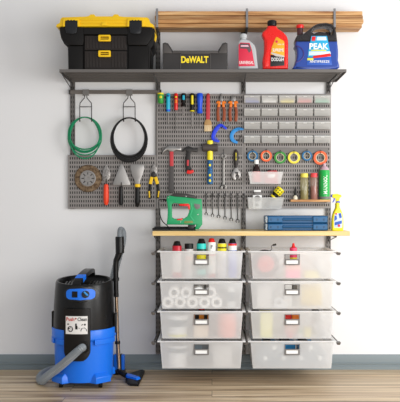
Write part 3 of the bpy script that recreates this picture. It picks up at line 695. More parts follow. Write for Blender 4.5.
# seven small wrenches
wm = mat('small_wrench_steel', '#4c4a48', .35, .8)
wx = [206.2, 212.5, 218.6, 225.0, 231.2, 237.6, 243.7]; wb = [215.6, 217, 218.2, 219.8, 221.4, 223, 225]
wl = ['shortest of the seven hanging wrenches, nearest the green tool', 'second shortest of the seven hanging wrenches', 'third shortest hanging wrench, third from the green tool', 'middle wrench of the seven hanging in a row', 'third longest hanging wrench of the row of seven', 'second longest of the seven hanging wrenches', 'longest of the seven small wrenches, in front of the upright']
for i in range(7):
    bm = nb(); wrench_bm(bm, wx[i], 194.2, wb[i], 1.1+.06*i, 1.55+.07*i, .031, .0045)
    one('combination_wrench', bm, wm, 'grey steel combination wrench, ' + wl[i], 'wrench', 'small wrenches hanging in a row')
    bm = nb(); peghook(bm, wx[i], 195.4, .04); tube(bm, [P(wx[i]-1.4, 193.6, .03), P(wx[i]+1.4, 193.6, .03)], .0015, 6); one('pegboard_hook', bm, black, 'black hook carrying the '+wl[i].replace(' hanging', ''), 'hook', 'pegboard hooks')
# empty hook in the middle
bm = nb(); tube(bm, cat([P(221, 187.6, PD+.002), P(220.6, 186.4, PD+.014), P(222.6, 185.4, PD+.02), P(225.6, 186.2, PD+.014), P(225.4, 189, PD+.006)], 4), .0022, 6); one('pegboard_hook', bm, darkst, 'empty curled steel hook above the row of small wrenches', 'hook', 'pegboard hooks')

# ------------------------------------------------------------------ small bins, 4 rows of 5
binm = mat_clear('bin_plastic', '#eeeeec', .64, .2)
bx = [252.3, 269.8, 287.4, 305.2, 322.6]; by = [(94.8, 102.4), (108.2, 115.6), (121.4, 128.8), (135.4, 142.8)]
t0 = T('storage_bin', '', 'bin', P(bx[0], by[0][1], .06), 'small clear bins on the right pegboard')
y0, y1 = by[0]; hw = 7.9; da, dbk = PD+.0003, .078; th = .0015
zb0, zt0 = Z(y1, dbk), Z(y0+.4, dbk); xl, xr = X(bx[0]-hw, dbk), X(bx[0]+hw, dbk)
bm = nb(); box(bm, xl, xr, da, dbk-.012, zb0, zb0+th)
rings(bm, [[Vector((x, -dbk+.012, zb0)), Vector((x, -dbk, zt0-.006)), Vector((x, -dbk+th, zt0-.006)), Vector((x, -dbk+.012+th, zb0+th))] for x in (xl, xr)])
for a in (xl, xr-th):
    q = [(a, -da, zb0+th), (a, -dbk+.0135, zb0+th), (a, -dbk+.001, zt0-.007), (a, -da, zt0+.006)]
    rings(bm, [[Vector(p) for p in q], [Vector((p[0]+th, p[1], p[2])) for p in q]])
box(bm, xl, xr, da, da+th, zb0+th, zt0+.008)
O('tray', bm, binm, t0)
bm = nb(); box(bm, xl-.001, xr+.001, dbk-.004, dbk+.001, zt0-.0065, zt0-.002); box(bm, -.5*(-xl-xr)-.012, .5*(xl+xr)+.012, dbk+.001, dbk+.0025, zt0-.011, zt0-.0065)
O('front_rim', bm, mat_clear('bin_rim', '#f4f4f2', .2, .2), t0, .0005)
bins = []
cols_ = ['leftmost column', 'second column', 'third column', 'fourth column', 'rightmost column']; rows_ = ['top row', 'second row', 'third row', 'bottom row']
cont = [('blue', '#2d55c4'), ('white', '#f4f4f4'), ('yellow', '#f0dc08'), ('red', '#e02436'), ('mint green', '#12b88e')]
for r in range(4):
    for c in range(5):
        lab = (f'small clear bin holding {cont[c][0]} wall plugs in the top row' if r == 0 else f'small clear bin with grey screws, {rows_[r]}, {cols_[c]}')
        off = (X(bx[c], dbk)-X(bx[0], dbk), 0, Z(by[r][1], dbk)-Z(by[0][1], dbk))
        if r == 0 and c == 0: t0['label'] = lab
        else: dup(t0, off, lab)
        # contents: a heap nobody could count
        random.seed(r*5+c); bm = nb(); base = Vector((X(bx[c], dbk), 0, Z(by[r][1], dbk)+.002))
        n = 46; lev = .024 if r == 0 else .014
        for k in range(n):
            x = base.x + random.uniform(-.04, .04); dd = random.uniform(da+.012, dbk-.0145); z = base.z + .004 + random.uniform(0, lev)
            a = random.uniform(0, PI); e = Vector((math.cos(a), math.sin(a)*.5, random.uniform(-.2, .2)))*.006
            p = Vector((x, -dd, z)); tube(bm, [p-e, p+e], .0026, 5)
        box(bm, base.x-.044, base.x+.044, da+.004, dbk-.0145, base.z, base.z+lev*.6)
        m = mat('plug_'+cont[c][0].replace(' ', '_'), cont[c][1], .5) if r == 0 else mat('screw_grey', '#504e4b', .4, .4)
        o = one('wall_plugs' if r == 0 else 'screws', bm, m, (f'heap of {cont[c][0]} wall plugs in a top-row bin' if r == 0 else f'heap of grey screws in the bin in the {rows_[r]}, {cols_[c]}'), 'wall plugs' if r == 0 else 'screws')
        o['kind'] = 'stuff'

# ------------------------------------------------------------------ tape rolls on hooks
tp = [(252.6, 156.0, 5.5, '#14679a', 'blue', 'blue tape roll at the left end, above the white-capped bottle'), (266.2, 156, 5.7, '#f4622a', 'orange', 'smaller orange tape roll, second from left'),
      (280.2, 157.5, 6.1, '#2c8c2c', 'green', 'green tape roll with pale core'), (294, 157.5, 6.2, '#f2dc3c', 'yellow', 'yellow tape roll above the glue bottle'),
      (307, 155.8, 5.1, '#146290', 'blue', 'small blue tape roll between yellow and orange rolls'), (320.4, 157.8, 7, '#f0703a', 'orange', 'largest orange tape roll at the right end')]
for px, py, r, h, n, lab in tp:
    t = T('tape_roll', lab, 'tape', P(px, py+r, .04), 'tape rolls hanging in a row')
    s = S(.045); R = r*s; da = HD+.002; c = P(px, py, .045); c.y = 0
    bm = nb(); pr = [(R*.66, da), (R*.98, da), (R, da+.002), (R, da+.016), (R*.97, da+.018), (R*.66, da+.018)]
    rings(bm, [[c+Vector((a*math.cos(2*PI*j/36), -q, a*math.sin(2*PI*j/36))) for j in range(36)] for a, q in pr], closed=True); O('tape', bm, mat('tape_'+n, h, .4), t)
    bm = nb(); pr = [(R*.58, da-.0005), (R*.655, da-.0005), (R*.655, da+.0185), (R*.58, da+.0185)]
    rings(bm, [[c+Vector((a*math.cos(2*PI*j/36), -q, a*math.sin(2*PI*j/36))) for j in range(36)] for a, q in pr], closed=True); O('core', bm, mat('tape_core', '#d8cfae', .7), t)
    bm = nb(); iy = py-r*.58+.3
    tube(bm, [P(px, iy, HD-.002), P(px, iy, .056), P(px, iy-2.4, .058)], .0022, 6); tube(bm, cat([P(px-.9, iy-2.5, .058), P(px, iy-4, .056), P(px+.9, iy-2.5, .058)], 4), .0018, 6)
    one('pegboard_hook', bm, black, 'black hook carrying the ' + lab.split(',')[0].split(' above')[0].split(' with')[0].split(' between')[0], 'hook', 'pegboard hooks')

# ------------------------------------------------------------------ two clear trays with things
def tray(px0, px1, px2, px3, py0, py1, label):
    t = T('clear_tray', label, 'tray', P((px0+px1)/2, py1, .07), 'clear trays on the right pegboard')
    df, da_ = .115, PD+.0003; th = .0018
    def ring(e, z, dd): return [Vector((X(px0 if z else px2, df)+e, -da_-e, Z(py0 if z else py1, df)-0)), Vector((X(px1 if z else px3, df)-e, -da_-e, Z(py0 if z else py1, df))),
                                Vector((X(px1 if z else px3, df)-e, -dd+e, Z(py0 if z else py1, df))), Vector((X(px0 if z else px2, df)+e, -dd+e, Z(py0 if z else py1, df)))]
    o1, o0 = ring(0, 1, df), ring(0, 0, df-.01); i1, i0 = ring(th, 1, df), ring(th, 0, df-.01)
    for p in i0: p.z += th
    bm = nb(); A, B, C_, D = [[bm.verts.new(p) for p in q] for q in (o0, o1, i1, i0)]
    for u, v in ((A, B), (B, C_), (C_, D)):
        for j in range(4): bm.faces.new((u[j], u[(j+1) % 4], v[(j+1) % 4], v[j]))
    bm.faces.new(A[::-1]); bm.faces.new(D); O('shell', bm, frost2, t)
    bm = nb(); tube(bm, [p+Vector((0, 0, .0005)) for p in o1], .0016, 6, closed=True); O('rim', bm, mat_clear('bin_rim', '#dadad8', .2), t)
    return Z(py1, df)+th
zf = tray(248.6, 283, 250.4, 281, 172, 184, 'upper clear tray holding a dark bottle and red packages')
t = T('syrup_bottle', 'dark bottle with white cap and pink-red label in the upper clear tray', 'bottle', (X(256, .09), -.08, zf))
z1 = Z(159.6, .09); h = z1-zf; c = (X(256.6, .09), -.070, zf)
bm = nb(); lathe(bm, [(.026, 0), (.028, .003), (.028, h*.52), (.022, h*.66), (.012, h*.76), (.011, h*.84)], c); O('body', bm, mat('bottle_brown', '#2a1715', .2), t)
bm = nb(); lathe(bm, [(.0283, .012), (.0286, .013), (.0286, h*.5), (.0283, h*.51)], c); O('label', bm, mat('label_pink', '#d8323f', .5), t)
bm = nb(); lathe(bm, [(.0145, h*.82), (.0155, h*.83), (.0155, h*.98), (.014, h)], c); O('cap', bm, white, t)
t = T('glue_pack', 'red package with white patch lying in the upper clear tray', 'package', (X(271, .09), -.08, zf))
bm = cut([[(264.6, 183.6), (264.2, 173), (268, 170.6), (276.4, 170.2), (278.6, 172), (278.4, 183.6)]], .055, .095, .008, .1)
for v in bm.verts: v.co.z = max(v.co.z, zf+.0002)
O('body', bm, mat('package_red', '#b80d1e', .4), t)
bm = cut([[(267, 174.4), (275.6, 173.6), (275, 177.2), (269, 178)]], .0952, .0965, .0004, .1); O('label', bm, white, t)
bm = cut([[(264.4, 172.6), (266.6, 170.2), (270.4, 169), (271, 171), (267, 172.6)]], .06, .09, .003, .1); O('nozzle', bm, black, t)
zf = tray(247.8, 284, 248.8, 281.6, 197.8, 209.2, 'lower clear tray holding a white gadget and a yellow torch')
t = T('laser_level', 'white box gadget with round grey dial in the lower clear tray', 'gadget', (X(257, .09), -.08, zf))
bm = cut([[(253, 208.8), (253, 195), (262, 195), (262, 208.8)]], .055, .094, .005, .1)
for v in bm.verts: v.co.z = max(v.co.z, zf+.0002)
O('body', bm, white, t)
bm = cut([[(254, 190), (261, 190), (261, 191.8), (254, 191.8)]], .06, .09, .002, .1); O('top_cap', bm, white, t)
bm = cut([[(255, 191.8), (260.4, 191.8), (260.4, 195), (255, 195)]], .062, .088, .002, .1); O('neck', bm, grey_m, t)
bm = cut([circ(257.6, 198.6, 3.2)], .0942, .097, .001, .1); O('dial', bm, grey_m, t)
bm = cut([[(255.4, 203.8), (258.6, 203.8), (258.6, 206.2), (255.4, 206.2)]], .0942, .0952, .0003, .1); O('button', bm, darkst, t)
t = T('torch', 'yellow and black torch leaning out of the lower clear tray', 'torch', (X(271, .09), -.08, zf))
def tilt(bm, a, b_, prof, seg=18):
    a, b_ = Vector(a), Vector(b_); ax = (b_-a); L_ = ax.length; ax.normalize(); u = Vector((0, 1, 0)); v = ax.cross(u); rs = []
    for r, f in prof: rs.append([a+ax*L_*f+u*r*math.cos(2*PI*j/seg)+v*r*math.sin(2*PI*j/seg) for j in range(seg)])
    return rings(bm, rs)
a = P(265.5, 206.2, .08); b2 = P(281.2, 188.6, .08)
bm = nb(); tilt(bm, a, b2, [(.013, 0), (.0145, .02), (.0145, .46), (.017, .5)]); O('barrel', bm, grey_m, t)
bm = nb(); tilt(bm, a, b2, [(.018, .5), (.021, .55), (.021, .66), (.0255, .7)]); O('collar', bm, black, t)
bm = nb(); tilt(bm, a, b2, [(.0215, .48), (.0235, .5), (.0235, .55), (.0215, .56)]); tilt(bm, a, b2, [(.0255, .7), (.029, .74), (.029, .98), (.027, 1.)]); hd = O('head', bm, yel_b, t)
bm = nb(); ax = (b2-a).normalized(); w_ = ax.cross(Vector((0, 1, 0)))
for q in (-.016, 0, .016):
    for f in (.78, .9):
        p = a+(b2-a)*f + w_*q; p.y = -.08-math.sqrt(max(.029**2-q*q, 0)); tube(bm, [p-ax*.004, p+ax*.004], .0042, 6)
O('grip_stud', bm, black, hd)

# ------------------------------------------------------------------ little wooden ledge with bottles
LD = .10; lz1, lz0 = Z(199.6, LD), Z(201.8, LD)
t = T('wooden_ledge', 'narrow wooden ledge on the pegboard holding jars and a green can', 'ledge', (X(310, LD), -.05, lz0))
bm = nb(); box(bm, X(290.8, LD), X(330.4, LD), PD+.0005, LD, lz0, lz1); O('board', bm, timber, t, .001)
bm = nb()
for p in (295, 326): box(bm, X(p, .05)-.002, X(p, .05)+.002, PD+.0003, .08, lz0-.004, lz0-.0002)
O('support', bm, steel_d, t)
def lt(name, label, cat_, px, d=.062): return T(name, label, cat_, (X(px, LD), -d, lz1))
t = lt('glue_bottle', 'tiny white glue bottle with tall black cap on the ledge', 'bottle', 295.4); c = (X(295.4, d0), -.07, lz1+.0002); c = (X(295.4, .07), -.07, lz1+.0002)
bm = nb(); lathe(bm, [(.013, 0), (.0145, .002), (.0145, .018), (.008, .026), (.007, .03)], c); O('body', bm, mat('glue_cream', '#eee6cf', .35), t)
bm = nb(); lathe(bm, [(.0085, .028), (.0085, .04), (.0055, .08), (.0035, .082)], c); O('cap', bm, black, t)
for px, r, y0, capc, lq, lab in ((304.3, .0265, 173.4, mat('cap_yellow', '#f0e05a', .4), '#7d6a1f', 'clear jar with yellow cap and olive liquid on the ledge'), (314, .0235, 173.2, mat('cap_red', '#ea4a50', .4), '#8c2f22', 'clear jar with red cap and brown-red liquid on the ledge')):
    t = T('jar', lab, 'jar', (X(px, .07), -.07, lz1), 'capped jars on the ledge'); c = (X(px, .07), -.07, lz1+.0002); h = Z(y0, .07)-lz1
    bm = nb(); lathe(bm, [(r*.95, 0), (r, .003), (r, h*.8), (r*.88, h*.84)], c); O('glass', bm, mat_clear('jar_clear_'+lq[1:], '#d8cf9a' if px < 310 else '#e0b8a8', .6, .1), t)
    bm = nb(); lathe(bm, [(r*.9, .002), (r*.93, .004), (r*.93, h*(.34 if px < 310 else .5)), (r*.9, h*.51 if px > 310 else h*.35)], c); O('liquid', bm, mat('liquid_'+lq[1:], lq, .3), t)
    bm = nb(); lathe(bm, [(r*.9, h*.84), (r*.95, h*.85), (r*.95, h*.985), (r*.88, h)], c); O('cap', bm, capc, t)
t = T('spray_can', 'green spray can with pink-grey nozzle on the ledge', 'spray can', (X(324, .065), -.065, lz1)); c = (X(324.4, .062), -.062, lz1+.0002); r = .0355
bm = nb(); h = Z(170.2, .065)-lz1; lathe(bm, [(r*.93, 0), (r, .003), (r, h*.97), (r*.94, h)], c); O('body', bm, mat('can_green', '#1fae4a', .3), t)
bm = nb(); lathe(bm, [(r*1.005, .004), (r*1.005, .02), (r*.99, .021)], c); O('base_band', bm, grey_m, t)
bm = nb(); lathe(bm, [(r*.92, h), (r*.7, h+.016), (r*.42, h+.024), (r*.3, h+.03), (r*.28, h+.044), (r*.1, h+.046)], c); O('shoulder', bm, mat('can_shoulder', '#c7a9b4', .35), t)
bm = writing('MANNOL', 323.6, 327.4, 175, 194, .0, .0008, .1, .02, rot=90)
cx_ = c[0]
for v in bm.verts: v.co.y = -.062 - math.sqrt(max(1e-6, (r*1.008)**2-(v.co.x-cx_)**2)) - (.0006 if v.co.y < -.0003 else 0)
O('lettering', bm, white, t)
# ------------------------------------------------------------------ worktop
WD = .42; wt, wb_ = Z(231.2, WD), Z(235.8, WD)
bm = nb(); box(bm, X(152.4, WD), X(350, WD), .017, WD, wb_, wt)
one('worktop', bm, ply, 'light wooden worktop above the drawers, carrying the green tool and blue cases', 'worktop', None, .0015)
br = None
for px, n in zip(UX[1:], ('at the left end of the wooden worktop', 'under the middle of the wooden worktop', 'at the right end of the wooden worktop')):
    lab = 'dark grey triangular bracket ' + n
    if br is None: br = bracket(px, wb_, .34, .055, lab)
    else: dup(br, (X(px, .016)-X(UX[1], .016), 0, 0), lab)
# blue organiser cases
cz = wt + .0003; hc = .0475; cd0, cd1 = .12, .34
def case(z, label):
    t = T('organiser_case', label, 'case', (X(297, cd1), -.23, z), 'blue organiser cases stacked on the worktop')
    x0, x1 = X(265.6, cd1), X(328.6, cd1); 
    bm = nb(); box(bm, x0+.002, x1-.002, cd0, cd1-.012, z, z+hc*.5); O('base', bm, teal, t, .004)
    bm = nb(); box(bm, x0+.002, x1-.002, cd0, cd1-.012, z+hc*.51, z+hc-.001); O('lid', bm, teal, t, .004)
    for a, b_ in ((268, 282.6), (313, 327.6)):
        bm = nb(); box(bm, X(a, cd1), X(b_, cd1), cd1-.0118, cd1, z+.004, z+hc-.005); O('corner_guard', bm, mat('case_blue_light', '#1b5c8c', .4), t, .004)
    bm = nb(); tube(bm, [(X(283, cd1), -cd1+.005, z+hc*.52), (X(312.6, cd1), -cd1+.005, z+hc*.52)], .0075, 12); O('carry_handle', bm, teal, t)
    bm = nb(); box(bm, x0-.002, x0+.012, cd1-.0118, cd1-.002, z+.003, z+hc-.004); O('clear_end', bm, mat_clear('case_clear', '#a9b6bb', .45, .1), t, .002, 'clear grey end piece')
    bm = nb()
    for a in (271, 278, 317, 324): box(bm, X(a, cd1)-.004, X(a, cd1)+.004, cd1, cd1+.002, z+hc*.35, z+hc*.62)
    O('latch', bm, mat('case_blue_dark', '#164a70', .4), t, .0006)
case(cz, 'blue flat organiser case lying on the worktop, lower of two'); case(cz+hc+.0004, 'blue flat organiser case, upper of two beside the yellow cleaner')

# yellow cleaner
t = T('cleaner_spray_bottle', 'yellow cleaner trigger bottle with blue trigger at right of worktop', 'spray bottle', (X(337.6, .36), -.34, wt))
def setf(bm, z):
    for v in bm.verts:
        if v.co.z < z+.006: v.co.z = z+.0003
    return bm
ol = [(332.2, 231), (332, 224), (332.6, 216), (334.4, 211), (336, 207.4), (336.2, 203), (339.4, 203), (339.8, 207), (341.6, 211), (343.2, 217), (343.6, 224), (343.4, 231)]
bm = cut([[(p.x, p.y) for p in cat([(a_, c_, 0) for a_, c_ in ol], 3)]], .31, .365, .010, .36, bres=4); O('body', setf(bm, wt), mat('cleaner_yellow', '#f7e614', .25), t)
bm = cut([[(334.8, 213.6), (341, 212.8), (342.2, 218), (342, 227.6), (334, 227.6), (333.8, 219)]], .3652, .3662, .0003, .36); lb = O('label', bm, mat('label_pale_blue', '#c6d4f0', .4), t)
bm = cut([[(338.4, 213.4), (341, 213), (341.8, 217.4), (339.4, 218.4)]], .3663, .367, .0002, .36); cut([[(334.4, 216), (336.2, 215.4), (337, 219), (334.2, 221)]], .3663, .367, .0002, .36, into=bm); cut([[(334.6, 222.4), (341.6, 220.4), (341.8, 223.4), (334.6, 225.4)]], .3663, .367, .0002, .36, into=bm); O('label_mark', bm, mat('label_royal', '#2257b8'), lb)
bm = cut([circ(338.8, 225.6, 1.3)], .3671, .3676, .0001, .36); cut([circ(336, 213.8, .9)], .3671, .3676, .0001, .36, into=bm); O('label_dot', bm, mat('label_red', '#d42846'), lb)
bm = nb(); lathe(bm, [(.0115, 0), (.0125, .002), (.0125, .014), (.010, .016)], P(337.8, 203.6, .338)); O('collar', bm, mat('trigger_blue', '#2a44c8', .35), t)
bm = cut([[(336.4, 201.6), (336.2, 198.6), (333, 197.4), (332.2, 195.6), (333.4, 194.2), (337.6, 193.8), (341.2, 194.8), (342.4, 196.2), (340.2, 198), (339.4, 201.6)]], .328, .348, .004, .36); O('spray_head', bm, mat('cleaner_yellow', '#f7e614'), t)
bm = cut([[(332.2, 194.4), (333, 194.2), (333, 197), (331.6, 197.2), (331.2, 195.6)]], .331, .345, .002, .36); cut([stroke([(334.8, 197.6), (334.6, 200.2), (333.2, 202.4)], [1.2, 1.1, .8])], .333, .343, .002, .36, into=bm); O('trigger', bm, mat('trigger_blue', '#2a44c8'), t)

# ------------------------------------------------------------------ green electric tool
GD = .30
t = T('electric_stapler', 'green electric hand tool with D-shaped handle and red trigger on worktop', 'power tool', (X(184, GD), -.27, wt))
out = [(166.6, 224.6), (167.4, 217), (167.8, 208), (166.4, 200), (166.8, 197), (169.6, 195.4), (175, 196.4), (186, 197.2), (196, 198.6), (201.6, 199), (202, 205), (202.2, 216), (202.2, 224.6), (198.6, 229.4), (194.6, 229.6), (196.2, 224.8)]
hole = [(171.6, 204.4), (174, 203), (187, 204.6), (189.2, 206.2), (189, 212), (187.2, 216.4), (184, 218.4), (174, 218.8), (172, 217.4)]
bm = cut([out, hole], GD-.05, GD, .006, GD, bres=2); bd = O('body', bm, green, t)
bm = cut([[(170.2, 195.6), (174, 193), (186, 193.6), (195, 195.4), (197, 198.4), (186, 197.4), (175, 196.6)]], GD-.047, GD+.001, .003, GD); O('top_grip', bm, steel_d, t)
bm = cut([[(178.8, 204), (188.2, 203.6), (190, 205), (190, 209.6), (188.4, 209.4), (187.6, 206.4), (179.6, 205.8)]], GD-.038, GD+.0015, .002, GD); O('trigger', bm, red, t)
bm = cut([[(176.8, 219.2), (182.4, 218), (182.4, 220.2), (176.8, 220.2)]], GD-.035, GD+.0012, .001, GD); O('lower_switch', bm, red, t)
bm = cut([[(194, 203.6), (200.2, 204.4), (200.2, 208), (196.6, 209.6), (194.4, 207)]], GD, GD+.002, .0006, GD); O('side_window', bm, grey_m, t)
bm = cut([[(184.4, 221), (192.6, 220.8), (193.2, 223), (184.2, 223.4)]], GD, GD+.0012, .0003, GD); O('label', bm, mat('label_olive', '#7d8a4c', .5), t)
bm = nb()
for a_, c_ in ((168.6, 197.6), (180.6, 222), (198, 214.6), (186.2, 196.4)): lathe(bm, [(.0035, 0), (.0035, .002)], P(a_, c_, 0)*1 if False else Vector((X(a_, GD), -GD, Z(c_, GD))), 'y', 10)
O('screw', bm, chrome, t)
bm = cut([stroke([(191, 203), (192, 210), (190.6, 216), (194, 221)], [1, 1, 1, 1])], GD, GD+.0016, .0007, GD); O('body_ridge', bm, mat('tool_green_light', '#35b87c', .4), t)
bm = cut([[(188, 224.8), (195, 225), (193.4, 229.6), (187.6, 229.6)]], GD-.04, GD-.005, .002, GD)
for v in bm.verts: v.co.z = max(v.co.z, wt+.006)
O('nose', bm, darkst, t)
# dark sole plate lying on the worktop
bm = nb(); q = [(152.8, 226.6), (153.6, 229), (158, 230.4), (196, 230.4), (197, 229.2), (190, 228.4)]
x0, x1 = X(152.6, .33), X(195, .33)
box(bm, x0, x1, .17, .33, wt+.0002, wt+.006); box(bm, x0, x1, .166, .17, wt+.0002, wt+.022); box(bm, x0-.002, x0+.002, .166, .33, wt+.0002, wt+.016)
one('tool_tray', bm, black_m, 'shallow dark tray under the green tool on the worktop', 'tray', None, .0008)
# power cord hanging from its back
bm = nb(); tube(bm, cat([P(168.2, 200.4, .27), P(164, 199.8, .26), P(160.6, 199.2, .22), P(158.8, 202, .16), P(159.6, 213, .14), P(162.4, 221, .17), P(167, 225.4, .2), (X(170, .22), -.22, wt+.0096)], 6), .0032, 8)
tube(bm, [P(163.4, 199.6, .262), P(167.8, 200.4, .27)], .006, 8)
one('power_cord', bm, black, 'thin black cord looping down behind the green tool', 'cord')

# ------------------------------------------------------------------ drawers
DD = .43; DS = S(DD)
RY = [250.9, 281.0, 310.9, 340.8]; CXL, CXR = 201.4, 292.2
xc0 = X(CXL, DD)
def zr(y): return Z(y, DD)
t0 = T('wire_drawer', '', 'drawer', (xc0, -.23, zr(RY[0]+27.9)), 'frosted drawers under the worktop')
zt_, zb_ = zr(RY[0]), zr(RY[0]+27.9); wT, wB = 41.4*DS, 39.2*DS; dB, dBb = DD-.008, .035
def ringd(w, dback, dfront, z): return [Vector((xc0-w, -dback, z)), Vector((xc0+w, -dback, z)), Vector((xc0+w, -dfront, z)), Vector((xc0-w, -dfront, z))]
th = .0022
# back, sides, floor
bm = nb()
def slab(q, off):
    rings(bm, [[Vector(p) for p in q], [Vector(p)+Vector(off) for p in q]])
fT, fB, kT, kB = DD-.003, DD-.010, .022, .032
slab([(xc0-wT, -fT, zt_-.006), (xc0-wT, -kT, zt_-.006), (xc0-wB, -kB, zb_), (xc0-wB, -fB, zb_)], (th, 0, 0))
slab([(xc0+wT, -fT, zt_-.006), (xc0+wT, -kT, zt_-.006), (xc0+wB, -kB, zb_), (xc0+wB, -fB, zb_)], (-th, 0, 0))
slab([(xc0-wT+th, -kT, zt_-.006), (xc0+wT-th, -kT, zt_-.006), (xc0+wB-th, -kB, zb_), (xc0-wB+th, -kB, zb_)], (0, -th, 0))
slab([(xc0-wB+th, -kB-th, zb_), (xc0+wB-th, -kB-th, zb_), (xc0+wB-th, -fB, zb_), (xc0-wB+th, -fB, zb_)], (0, 0, th))
O('tub', bm, frost, t0)
# front with a window above the label
y0 = RY[0]
bm = cut([[(CXL-41.4, y0+.9), (CXL+41.4, y0+.9), (CXL+39.2, y0+27.9), (CXL-39.2, y0+27.9)], [(CXL-7, y0+3.9), (CXL+7, y0+3.9), (CXL+7, y0+8.6), (CXL-7, y0+8.6)]], DD-.0022, DD, .0004, DD)
for v in bm.verts:
    f = (v.co.z-zb_)/(zt_-zb_); v.co.y += .008*(1-f)
O('front_panel', bm, frost, t0)
# rim all round
bm = nb(); hwid = 44.2*DS
def rimring(w, a_, c_, z): return [Vector((xc0-w, -a_, z)), Vector((xc0+w, -a_, z)), Vector((xc0+w, -c_, z)), Vector((xc0-w, -c_, z))]
rings(bm, [rimring(wT-.003, .026, DD-.004, zt_-.009), rimring(hwid, .018, DD+.004, zt_-.009), rimring(hwid, .018, DD+.004, zt_-.001), rimring(wT-.003, .026, DD-.004, zt_-.001)], closed=True)
O('rim', bm, mat_clear('frosted_rim', '#fafafa', .06, .3), t0, .0015)
bm = cut([rrect(CXL-7.6, CXL+7.6, y0+8.2, y0+14.2, .8), [(CXL-5.9, y0+9.5), (CXL+5.9, y0+9.5), (CXL+5.9, y0+12.9), (CXL-5.9, y0+12.9)]], DD-.002, DD+.0035, .0008, DD); pbox(bm, CXL-7.6, CXL-6.9, y0+3.6, y0+8.6, DD-.002, DD+.002, DD); pbox(bm, CXL+6.9, CXL+7.6, y0+3.6, y0+8.6, DD-.002, DD+.002, DD); pbox(bm, CXL-7.6, CXL+7.6, y0+3.3, y0+3.9, DD-.002, DD+.002, DD)
lh = O('label_holder', bm, grey_m, t0)
bm = nb(); pbox(bm, CXL-6.2, CXL+6.2, y0+9.2, y0+13.2, DD-.0015, DD+.001, DD); O('label_card', bm, paper, lh)
dl = [['top left drawer with six bottles standing above its rim', 'second left drawer holding rows of white rolls', 'third left drawer holding a pink cylinder and a pale tub', 'bottom left drawer holding a white tub and boxes'],
      ['top right drawer with a pink-capped bottle poking out', 'second right drawer holding a yellowish ribbed coil', 'third right drawer with scattered pale pink and yellow items', 'bottom right drawer with blue lids inside']]
FL = []
for c in (0, 1):
    for r in range(4):
        off = (X(CXR, DD)-xc0 if c else 0, 0, zr(RY[r])-zt_); lab = 'frosted white ' + dl[c][r]
        if c == 0 and r == 0: t0['label'] = lab
        else: dup(t0, off, lab)
        FL.append(zb_+off[2]+th+.0006)
def floor_of(c, r): return FL[c*4+r]
# drawer support arms
def arm(px, py, label):
    x = X(px, .016); z = zr(RY[0])-.0108
    t = T('drawer_support_arm', label, 'bracket', (x, -.02, z-.05), 'support arms for the drawers')
    q = [(x-.0025, -.0168, z-.062), (x-.0025, -.0168, z), (x-.0025, -DD+.006, z), (x-.0025, -DD+.006, z-.008), (x-.0025, -.2, z-.014), (x-.0025, -.05, z-.06)]
    bm = nb(); rings(bm, [[Vector(p) for p in q], [Vector(p)+Vector((.005, 0, 0)) for p in q]]); O('blade', bm, steel, t)
    bm = nb(); rings(bm, [[(x-.014, -DD+.05, z-.0005), (x+.014, -DD+.05, z-.0005), (x+.014, -DD-.002, z-.0005), (x-.014, -DD-.002, z-.0005)], [(x-.008, -DD+.03, z-.016), (x+.008, -DD+.03, z-.016), (x+.008, -DD+.004, z-.016), (x-.008, -DD+.004, z-.016)]]); O('front_stop', bm, steel, t, .001)
    return t
a0 = None
for i, px in enumerate(UX[1:]):
    for r in range(4):
        lab = 'grey arm carrying the drawers, ' + ('left side', 'between the two stacks', 'right side')[i] + ', ' + ('top level', 'second level', 'third level', 'lowest level')[r]
        if a0 is None: a0 = arm(px, 0, lab)
        else: dup(a0, (X(px, .016)-X(UX[1], .016), 0, zr(RY[r])-zr(RY[0])), lab)

# ------------------------------------------------------------------ what is in the drawers
def can(px, c, r_, d, rad, ytop, bodym, capm, name, label, cat_, bands=(), dome=True, group=None, neck=.72):
    z0 = floor_of(c, r_); s = S(d); R = rad*s; h = Z(ytop, d)-z0; cc = (X(px, d), -d, z0)
    t = T(name, label, cat_, cc, group)
    capz = h-4.6*s
    bm = nb(); lathe(bm, [(R*.95, 0), (R, .003), (R, capz-.004), (R*.93, capz)], cc, seg=20); O('body', bm, bodym, t)
    for k, (m_, f0, f1) in enumerate(bands):
        bm = nb(); lathe(bm, [(R*1.012, f0*h), (R*1.012, f1*h)], cc, seg=20); O('label', bm, m_, t)
    bm = nb(); lathe(bm, [(R*.92, capz), (R*(.2+neck*.92), capz+.004), (R*(.06+neck), capz+.010), (R*neck*.9, h-.008), (R*neck*.75, h-.002), (R*neck*.4, h)] if dome else [(R*1.01, capz-.004), (R*1.01, h-.001), (R*.95, h)], cc, seg=20); O('cap', bm, capm, t)
    return t, cc, R, h
yl = mat('label_yellow', '#ecdf22', .4)
can(177, 0, 0, .36, 4.7, 241.0, mat('can_red', '#c41f30', .3), black, 'spray_can', 'dark red can with black domed cap, first on the left in the top left drawer', 'can', ((mat('label_whitish', '#e9e4e0', .5), .15, .72),))
can(189, 0, 0, .36, 4.3, 243.6, mat('can_grey', '#cfcac8', .4), black, 'spray_can', 'can with wide flat black cap beside the dark red can', 'can', ((pale_pk, .52, .62),), dome=False)
can(201.4, 0, 0, .36, 4.7, 238.6, mat('can_dark_green', '#0e4d42', .35), black, 'glue_bottle', 'bottle with turquoise shoulder and yellow label behind the label window', 'bottle', ((mat('turquoise', '#28d0c6', .35), .74, .875), (yl, .42, .68), (mat('turquoise', '#28d0c6'), .08, .2)))
wt_ = can(211.6, 0, 0, .36, 4.2, 238.2, mat('can_red', '#c41f30'), red, 'glue_bottle', 'white and red bottle with red cap in the top left drawer', 'bottle', ((white, .6, .9), (mat('label_whitish', '#e9e4e0'), .1, .55)))
